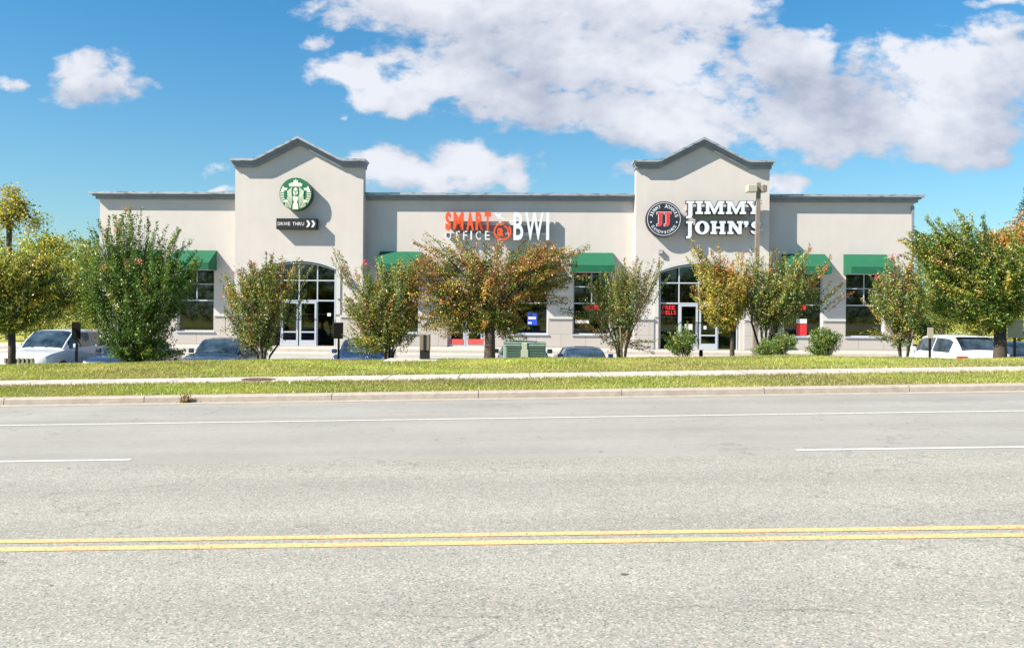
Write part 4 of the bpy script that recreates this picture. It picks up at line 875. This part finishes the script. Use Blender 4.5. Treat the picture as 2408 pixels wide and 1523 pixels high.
# ------------------------------------------------------------------ grass blades
def grass(name, n, x0, x1, y0, y1, h, label, edge=0, avoid=()):
    x = rng.uniform(x0, x1, n); y = rng.uniform(y0, y1, n)
    keep = np.ones(n, bool)
    for a, b, c, d in avoid: keep &= ~((x > a) & (x < b) & (y > c) & (y < d))
    x, y = x[keep], y[keep]; n = len(x)
    z = np.array([gz_(a, b) for a, b in zip(x, y)])
    patch = .5 + .5*np.sin(x*1.7+1.3*np.sin(y*2.1+x*.6))*np.sin(y*1.9+x*.31+2)
    big_ = .5 + .5*np.sin(x*.62+2.2*np.sin(y*.9+x*.23))*np.sin(y*1.1+x*.47+1); edge_ = np.clip(1-np.minimum(y-y0, y1-y)/.22, 0, 1)
    patch = np.clip(patch*.6 + big_*.4 + rng.normal(size=n)*.25, 0, 1)
    hh = h*rng.uniform(.5, 1.3, n)*(.7+.5*patch); w = .006 + .004*rng.random(n); a = rng.uniform(0, 6.28, n); lx_ = rng.normal(size=n)*.6*hh; ly_ = rng.normal(size=n)*.6*hh
    P0 = np.stack([x-np.cos(a)*w, y-np.sin(a)*w, z-.005], 1); P1 = np.stack([x+np.cos(a)*w, y+np.sin(a)*w, z-.005], 1); P2 = np.stack([x+lx_, y+ly_, z+hh], 1)
    V = np.stack([P0, P1, P2], 1).reshape(-1, 3)
    me = bpy.data.meshes.new(name); me.vertices.add(3*n); me.vertices.foreach_set('co', V.ravel()); me.loops.add(3*n); me.loops.foreach_set('vertex_index', np.arange(3*n))
    me.polygons.add(n); me.polygons.foreach_set('loop_start', np.arange(n)*3); me.polygons.foreach_set('loop_total', np.full(n, 3)); me.update(calc_edges=True)
    c0 = np.array([.24, .32, .05]); c1 = np.array([.46, .44, .12]); c2 = np.array([.60, .48, .26]); C = c0*patch[:, None] + c1*(1-patch[:, None]); C *= (.62+.66*big_)[:, None]; dry = rng.random(n) < .08+.30*(1-big_)**3+.35*edge_; C[dry] = c2*rng.uniform(.35, 1, (dry.sum(), 1))
    C *= rng.uniform(.64, 1.18, (n, 1)); CC = np.ones((n, 3, 4)); CC[:, :, :3] = C[:, None]; ca = me.color_attributes.new('leaf_color', 'FLOAT_COLOR', 'POINT'); ca.data.foreach_set('color', CC.ravel())
    me.materials.append(M['grassblade']); return tag(link(bpy.data.objects.new(name, me)), label, 'grass', kind='stuff')
grass('grass', 150000, -13.5, 13.5, 16.9, 18.63, .042, 'mown green grass strip between kerb and sidewalk')
grass('grass', 230000, -17.5, 17.5, 20.2, 25.4, .045, 'mown green grass berm between sidewalk and parking lot', avoid=[(-3.45,-1.95,23.6,25.2)])
# ragged tufts over the sidewalk edges
grass('grass', 9000, -13.5, 13.5, 18.58, 18.70, .07, 'ragged grass fringe on the near sidewalk edge')
grass('grass', 12000, -15, 15, 20.14, 20.25, .07, 'ragged grass fringe on the far sidewalk edge')
def litter():
    n = 700; x = rng.uniform(-14, 14, n); y = np.where(rng.random(n) < .75, rng.uniform(20.2, 24.6, n), rng.uniform(16.7, 20.2, n)); z = np.array([gz_(a, b) for a, b in zip(x, y)]) + np.where((y > 18.65) & (y < 20.2), .022, .045)
    o = leaf_mesh('fallen_leaves', np.stack([x, y, z], 1), .055, pick([(1,1,(.30,.16,.06)),(1,1,(.42,.30,.12)),(.6,.6,(.16,.09,.05))], rng.random(n), n), None, 3.0); tag(o, 'scattered brown and tan fallen leaves on grass and sidewalk', 'fallen leaves', kind='stuff')
litter()
def weed():
    x = -6.05; e = empty('weed', (x, 16.58, grade(x)), label='dry brown weed tuft growing in a kerb joint', cat='weed')
    P = np.abs(rng.normal(size=(260, 3)))*np.array([.05, .03, .07]) * np.array([1, -1, 1]); P[:, 0] *= rng.choice([-1, 1], 260)
    leaf_mesh('foliage', P, .05, np.array([(.30, .20, .09)])*rng.uniform(.6, 1.3, (260, 1)), e)
weed()

# ------------------------------------------------------------------ small street things
def manhole():
    p = pt(608, 891, 19.35); z = walkz(p.x, 19.35)+.013
    e = empty('manhole_cover', (p.x, 19.35, z), label='rusty round manhole cover set in the sidewalk', cat='manhole cover')
    a = MB(); v, f = fill2d([circle(0, 0, .36, 32), circle(0, 0, .31, 32)], .02); a.add([(q[0], q[2], -q[1]+.018) for q in v], [t[::-1] for t in f]); a.build('ring', M['rust'], e)
    b = MB(); b.tube([(0,0,-.02),(0,0,.008)], .305, 32)
    for i in range(-4, 5):
        h = math.sqrt(.27**2-(i*.055)**2); b.box(-h, h, i*.055-.012, i*.055+.012, .008, .014)
    b.build('lid', M['rust'], e)
manhole()
def pad_and_pedestal():
    x = -2.7; y = 24.4; z = gz_(x, y)
    tag(MB().box(x-.72, x+.72, y-.62, y+.6, z-.15, z+.02).build('utility_pad', M['concrete'], bevel=.02), 'flat concrete utility pad on the berm', 'utility pad')
    p = pt(999, 846, 24.5); e = empty('utility_pedestal', (p.x, 24.5, z+.02), label='narrow brown and black utility pedestal on concrete pad', cat='utility pedestal')
    br_ = mat('pedestal_brown', (.20, .16, .12), .6, var=.1); MB().box(-.13, .13, -.12, .12, 0, .24).build('base', M['black'], e, bevel=.01)
    MB().box(-.14, .14, -.13, .13, .242, .68).build('cabinet', br_, e, bevel=.015); MB().box(-.03, .03, -.145, -.131, .245, .67).build('door_slot', M['black'], e)
pad_and_pedestal()
def transformer():
    p = pt(1233, 845, 24.9); z = gz_(p.x, 24.9) - .06; e = empty('transformer', (p.x, 24.9, z), label='pale green louvred electrical transformer box on the berm', cat='transformer')
    MB().box(-.60, .60, -.35, .45, 0, .06).build('base', M['black'], e)
    MB().prism_x([(-.33,.062),(.42,.062),(.42,.47),(-.29,.50)], -.585, .585).build('housing', M['trafo'], e, bevel=.012)
    MB().box(-.60, .60, -.31, .44, .502, .53).build('lid', M['trafo'], e, bevel=.01)
    for s in (-1, 1):
        b = MB()
        for k in range(5): b.box(s*.33-.19, s*.33+.19, -.352, -.31, .10+.07*k, .125+.07*k)
        b.build('louvre', M['trafo2'], e)
        MB().box(s*.33-.21, s*.33+.21, -.36, -.30, .435, .47).build('louvre', M['trafo'], e, bevel=.005)
    MB().box(-.10, .10, -.375, -.335, .12, .33).box(-.07, .07, -.37, -.31, .33, .52).box(-.06, .06, -.05, .05, .53, .58).build('hasp', mat('hasp_pale', (.42, .45, .36), .6), e, bevel=.006)
transformer()
def sign_post(px, D, ytop, ybot_panel, wpx, m, label, nframe=0):
    x = (px-CX)*D/F; z = gz_(x, D); zt = pt(px, ytop, D).z; zb = pt(px, ybot_panel, D).z; w = wpx*D/F
    e = empty('sign_post', (x, D, z), label=label, cat='sign post', group='parking signs along the berm')
    MB().box(-.03, .03, -.025, .025, -.1, zt-z-.02).build('post', M['black'], e)
    MB().box(-w/2, w/2, -.045, -.027, zb-z, zt-z).build('sign_panel', m, e, bevel=.004)
M['backpanel'] = mat('sign_back', (.006, .007, .007), .85, spec=.15)
M['pale'] = mat('pale_panel', (.45, .43, .38), .6)
sign_post(181, 27.0, 757, 797, 21, M['backpanel'], 'black parking sign back on post beside white car at left')
sign_post(797, 27.0, 758, 796, 22, M['backpanel'], 'black parking sign back on post beside the blue sedan')
sign_post(2386, 26.8, 752, 794, 36, M['pale'], 'pale sign on black post at the right edge')
sign_post(2187, 27.2, 770, 795, 14, M['pale'], 'small pale sign left of the white car at right')
x = (1649-CX)*26/F
b_ = empty('bollard', (x, 26, gz_(x, 26)), label='short dark bollard right of the small green shrub', cat='bollard')
MB().tube([(0,0,0),(0,0,.62)], .055, 12).build('post', M['backpanel'], b_); MB().tube([(0,0,.62),(0,0,.66)], [.06,.035], 12).build('cap', M['backpanel'], b_)
def lamp():
    D = 33.5; p = pt(1774, 840, D); z = lotz(p.x, D); zt = pt(1784, 430, D).z; lean = pt(1784, 430, D).x - p.x
    e = empty('lamp_post', (p.x, D, z), label='bronze parking lot lamp post with two box heads', cat='lamp post'); H = zt-z
    MB().box(-.22,.22,-.22,.22,0,.5).build('base', M['concrete'], e, bevel=.02)
    t = MB(); s0, s1 = .085, .068
    t.add([(-s0,-s0,.5),(s0,-s0,.5),(s0,s0,.5),(-s0,s0,.5),(lean-s1,-s1,H),(lean+s1,-s1,H),(lean+s1,s1,H),(lean-s1,s1,H)], [(0,3,2,1),(4,5,6,7),(0,1,5,4),(1,2,6,5),(2,3,7,6),(3,0,4,7)]); t.build('pole', M['bronze'], e)
    for s, w_, dx in ((-1, .36, .02), (1, .20, .0)):
        a = lean + s*(.07+w_/2+dx); hd = MB().box(a-w_/2, a+w_/2, -.2, .2, H-.36, H-.10).build('lamp_head', M['lamphead'] if s < 0 else M['bronze'], e, bevel=.02)
        MB().box(min(a, lean), max(a, lean), -.03, .03, H-.25, H-.19).build('arm', M['bronze'], e)
        MB().box(a-w_/2+.03, a+w_/2-.03, -.17, .17, H-.367, H-.3605).build('lens', M['paper'], hd)
lamp()
def cleanout():
    p = pt(683, 905, 18.3); z = gz_(p.x, 18.3); MBo = MB().tube([(0,0,-.02),(0,0,.07)], .03, 10); o = MBo.build('marker_stub', M['paper']); o.location = (p.x, 18.3, z); tag(o, 'tiny white pipe stub in the grass near sidewalk', 'pipe stub')
cleanout()

# ------------------------------------------------------------------ cars
def paint(name, col, metal=.0, rough=.28):
    m = mat(name, col, rough, metal, spec=.6); p = m.node_tree.nodes['Principled BSDF']; p.inputs['Coat Weight'].default_value = .8; p.inputs['Coat Roughness'].default_value = .05; return m
M['carglass'] = mat('car_glass', (.06, .09, .12), .04, spec=1.0, col2=(.008, .012, .016), scale=2.6, detail=3)  # opaque: bluish sky sheen and dim interior painted into the colour as blotches
M['tyre'] = mat('tyre', (.02, .02, .02), .85); M['rim'] = mat('rim', (.45, .45, .47), .3, metal=.9); M['lamp_c'] = mat('headlamp_lens', (.65, .68, .72), .1, spec=.9); M['lamp_r'] = mat('tail_lens', (.45, .01, .02), .2)
M['chrome'] = mat('chrome', (.6, .6, .62), .2, metal=1.0); M['plastic'] = mat('black_plastic', (.018, .018, .02), .5)
def interp(tab, y):
    if y <= tab[0][0]: return tab[0][1:]
    for a, b in zip(tab, tab[1:]):
        if a[0] <= y <= b[0]:
            t = (y-a[0])/(b[0]-a[0]); return tuple(p+(q-p)*t for p, q in zip(a[1:], b[1:]))
    return tab[-1][1:]
def car(loc, rz, pm, kind, label, name, L_=4.6, W_=1.84, H=1.45, hood=.88, belt=.95, ws0=1.15, ws1=1.95, rf1=3.3, rw1=4.1, slats=False, rails=False, spoiler=False, trunk=.98, cat='car'):
    e = empty(name, loc, rz, label=label, cat=cat, group='cars parked behind the berm'); w = W_/2
    # lower body: (y, half width, top z at the middle, shoulder z)
    low = [(0,.72*w,hood-.22,hood-.30),(.10,.90*w,hood-.10,hood-.17),(.35,.97*w,hood-.03,hood-.09),(ws0*.7,w,hood+.02,hood-.03),(ws0,w,hood+.05,belt-.03),(ws1,w,belt,belt-.01),(rf1,w,belt+.01,belt),(rw1,.99*w,trunk,belt+.01),(L_-.25,.96*w,trunk-.01,trunk-.06),(L_-.06,.90*w,trunk-.08,trunk-.14),(L_,.82*w,trunk-.25,trunk-.3)]
    ys = sorted(set([a[0] for a in low] + [L_*i/22 for i in range(23)]))
    wheels_y = (.92, L_-.95); rw_ = .33 if H < 1.55 else .37; v = []; 
    for y in ys:
        hw_, zt, zs = interp(low, y); zb = .22
        for wy in wheels_y:
            d = abs(y-wy)
            if d < rw_+.06: zb = max(zb, .30+math.sqrt(max(0, (rw_+.06)**2-d*d))*.98)
        ring = [(0,zt),(.45*hw_,zt-.005),(.80*hw_,zt-.03),(.95*hw_,zs),(hw_,zs-.10),(hw_*1.0,(zs-.10)*.55+zb*.45),(hw_*.985,zb),(hw_*.9,zb-.01)]
        v += [(x_, y, z_) for x_, z_ in ring] + [(-x_, y, z_) for x_, z_ in ring[::-1]]
    n = 16; f = []
    for i in range(len(ys)-1):
        for k in range(n):
            if k in (7,): f.append((i*n+k, i*n+k+1, (i+1)*n+k+1, (i+1)*n+k))
            elif k != 15: f.append((i*n+k, i*n+k+1, (i+1)*n+k+1, (i+1)*n+k))
    f += [(i*n+15, i*n, (i+1)*n, (i+1)*n+15) for i in range(len(ys)-1)]
    f += [tuple(range(n)), tuple(range((len(ys)-1)*n, len(ys)*n))[::-1]]
    b = MB(); b.add(v, f)
    bo = b.build('body', pm, e, smooth=True); md = bo.modifiers.new('e', 'EDGE_SPLIT'); md.split_angle = R(38)
    # cabin
    cab = [(ws0,belt-.05,.78*w),(ws0+.4*(ws1-ws0),belt+.42*(H-belt),.77*w),(ws1-.08,H-.06,.73*w),(ws1+.15,H-.015,.72*w),((ws1+rf1)/2,H,.72*w),(rf1-.1,H-.03,.71*w),(rf1+.1,H-.08,.70*w),(rf1+.55*(rw1-rf1),belt+.55*(H-belt),.71*w),(rw1,trunk-.03,.74*w)]
    def sec(y):
        z, wt = interp(cab, y); top = (z-belt)/(H-belt); wb = .97*w; return z, wt, wb
    def cpt(y, s):       # s 0..1 over the roof half, 1..2 down the side
        z, wt, wb = sec(y)
        if s <= 1:
            return (wt*s, z - .05*s**3)
        t = s-1; z2 = z-.05; zb = belt-.05; return (wt+(wb-wt)*max(0, t)*( (z2-zb)/max(.01, H-.05-zb)) + 0, z2+(zb-z2)*t)
    ys2 = sorted(set([a[0] for a in cab] + [ws0+(rw1-ws0)*i/20 for i in range(21)])); ss = [0,.35,.7,.9,1,1.25,1.6,2]; v = []
    for y in ys2: v += [(cpt(y, s)[0], y, cpt(y, s)[1]) for s in ss] + [(-cpt(y, s)[0], y, cpt(y, s)[1]) for s in ss[::-1]]
    n = 16; f = [(i*n+k, i*n+k+1, (i+1)*n+k+1, (i+1)*n+k) for i in range(len(ys2)-1) for k in range(15)]
    b = MB(); b.add(v, f); ro = b.build('roof', pm, e, smooth=True); md = ro.modifiers.new('e', 'EDGE_SPLIT'); md.split_angle = R(45)
    def patch(name, y0, y1, s0, s1, side=0, ny=8, ns=6, o=.012, m=None, z_min=None):
        vv = []
        for i in range(ny+1):
            y = y0+(y1-y0)*i/ny
            for k in range(ns+1):
                s = s0+(s1-s0)*k/ns; x_, z_ = cpt(y, abs(s))
                if side: x_ = (x_+o)*side; z_ = z_
                else:
                    x_ = math.copysign(x_, s) if s else 0; z_ += o
                vv.append((x_, y - (o if not side and y < (ws1+rf1)/2 else (-o if not side else 0)), z_))
        ff = [(i*(ns+1)+k, i*(ns+1)+k+1, (i+1)*(ns+1)+k+1, (i+1)*(ns+1)+k) for i in range(ny) for k in range(ns)]
        c = MB(); c.add(vv, ff); o_ = c.build(name, m or M['carglass'], e, smooth=True); return o_
    patch('windshield', ws0+.10, ws1-.05, -.93, .93, 0, ns=10); patch('rear_window', rf1+.08, rw1-.10, -.9, .9, 0, ns=10)
    for s in (-1, 1):
        midy = (ws1+rf1)/2
        patch('side_window', ws0+.32*(ws1-ws0)+.1, midy-.04, 1.10, 1.86, s); patch('side_window', midy+.04, rf1+.25*(rw1-rf1), 1.10, 1.86, s)
        if kind == 'suv': pass
        # mirrors
        MB().box(min(s*(w-.05), s*(w+.13)), max(s*(w-.05), s*(w+.13)), ws0+.42, ws0+.52, belt+.0, belt+.15).build('mirror', pm, e, bevel=.03, seg=2)
        # lamps
        MB().add([(s*.52*w,.045,hood-.20),(s*.88*w,.15,hood-.16),(s*.90*w,.17,hood-.29),(s*.50*w,.03,hood-.31)], [(0,1,2,3)]).add([(s*.88*w,.15,hood-.16),(s*.965*w,.42,hood-.14),(s*.97*w,.40,hood-.24),(s*.90*w,.17,hood-.29)], [(0,1,2,3)]).build('headlight', M['lamp_c'], e)
        MB().box(min(s*.55*w,s*.93*w), max(s*.55*w,s*.93*w), L_-.16, L_+.012, trunk-.27, trunk-.13).build('taillight', M['lamp_r'], e, bevel=.03)
        for wy in wheels_y:
            q = MB(); q.tube([(s*(w-.22), wy, rw_), (s*(w-.005), wy, rw_)], rw_, 24); wo_ = q.build('wheel', M['tyre'], e)
            MB().tube([(s*(w-.02), wy, rw_), (s*(w+.004), wy, rw_)], rw_*.66, 20).build('rim', M['rim'], wo_)
        if rails: MB().tube([(s*.66*w, ws1+.15, H), (s*.66*w, ws1+.3, H+.05), (s*.66*w, rf1-.1, H+.04), (s*.66*w, rf1+.02, H-.03)], .018, 6).build('roof_rail', M['chrome'], e)
        for yy in (ws0+.55*(ws1-ws0), (ws1+rf1)/2+.05): MB().box(min(s*(w+.004), s*(w-.02)), max(s*(w+.004), s*(w-.02)), yy, yy+.012, .34, belt-.12).build('door_seam', M['plastic'], e)
    gr_ = MB(); gr_.box(-.5*w, .5*w, -.012, .06, hood-.36, hood-.24); gr_.box(-.7*w, .7*w, -.02, .05, .25, .42)
    gr_.build('grille', M['plastic'], e)
    if slats:
        c = MB()
        for i in range(7): x_ = (-.46+.92*i/6)*w; c.box(x_-.035, x_+.035, -.03, .03, hood-.38, hood-.2)
        c.build('grille_slats', M['chrome'], e)
    MB().box(-.26, .26, L_-.02, L_+.022, trunk-.42, trunk-.30).build('license_plate', M['paper'], e); MB().box(-.9*w, .9*w, -.05, .10, .38, .52).build('bumper', pm, e, bevel=.04, seg=2)
    if spoiler: MB().box(-.68*w, .68*w, rf1+.02, rf1+.22, H-.075, H-.045).build('spoiler', pm, e, bevel=.01)
    for s in (-.35, .15): MB().tube([(s*w, ws0+.06, belt+.02), (s*w+.42, ws0+.25, belt+.10)], .008, 4).build('wiper', M['plastic'], e)
    return e
def park(px, front, **k):
    x = (px-CX)*(front)/F; return (x, front, lotz(x, front+2))
P_white = paint('white_paint', (.66, .68, .72)); P_silver = paint('silver_paint', (.42, .44, .47), .4); P_dark = paint('dark_blue_paint', (.02, .03, .06)); P_blue = paint('blue_paint', (.015, .05, .16), .2); P_grey = paint('greyblue_paint', (.035, .06, .11), .3); P_teal = paint('teal_paint', (.015, .05, .065), .2); P_wht2 = paint('white_paint_b', (.66, .68, .71))
car(park(45, 28.6), R(-3), P_white, 'suv', 'white four-wheel-drive car facing the road at left edge', 'parked_car', 4.75, 1.9, 1.74, 1.06, 1.12, 1.15, 2.0, 3.75, 4.62, slats=True, rails=False, trunk=1.18)
car(park(248, 28.9), 0, P_dark, 'sedan', 'dark blue car next to the white car at left', 'parked_car', H=1.42)
car(park(478, 28.9), 0, P_grey, 'sedan', 'grey-blue sedan under the large green shrub', 'parked_car', H=1.46)
car(park(838, 28.8), R(2), P_blue, 'sedan', 'blue sedan facing the road left of centre', 'parked_car', H=1.47, L_=4.5)
car(park(1232, 29.4), 0, P_teal, 'sedan', 'dark teal car behind the green transformer', 'parked_car', H=1.36, W_=1.78, L_=4.3)
car(park(1395, 29.6), R(4), P_blue, 'coupe', 'low dark car behind the thin shrub', 'parked_car', H=1.16, W_=1.70, L_=4.2, hood=.72, belt=.78, trunk=.82)
pr = park(2316, 28.6); ang = math.pi
car((pr[0], pr[1]+4.55, pr[2]), R(180), P_wht2, 'suv', 'white car seen from behind under the big right tree', 'parked_car', 4.55, 1.86, 1.66, 1.02, 1.06, 1.15, 1.85, 3.75, 4.4, trunk=1.12, spoiler=True, rails=False)
pr = park(2440, 28.8)
car((pr[0], pr[1]+4.5, pr[2]), R(180), P_dark, 'sedan', 'dark car at the right edge beyond the black post', 'parked_car', 4.5, 1.82, 1.44)

# every surface a little darker than first measured, with the exposure raised to match
for m in bpy.data.materials:
    for n_ in m.node_tree.nodes:
        if n_.type == 'BSDF_PRINCIPLED' and not n_.inputs['Base Color'].is_linked and n_.inputs['Metallic'].default_value < .5:
            n_.inputs['Base Color'].default_value = [v*.89 for v in n_.inputs['Base Color'].default_value[:3]] + [1]
        elif n_.type == 'VALTORGB':
            for e_ in n_.color_ramp.elements: e_.color = [v*.89 for v in e_.color[:3]] + [1]
        elif n_.type == 'TEX_BRICK':
            for k_ in ('Color1', 'Color2', 'Mortar'): n_.inputs[k_].default_value = [v*.89 for v in n_.inputs[k_].default_value[:3]] + [1]
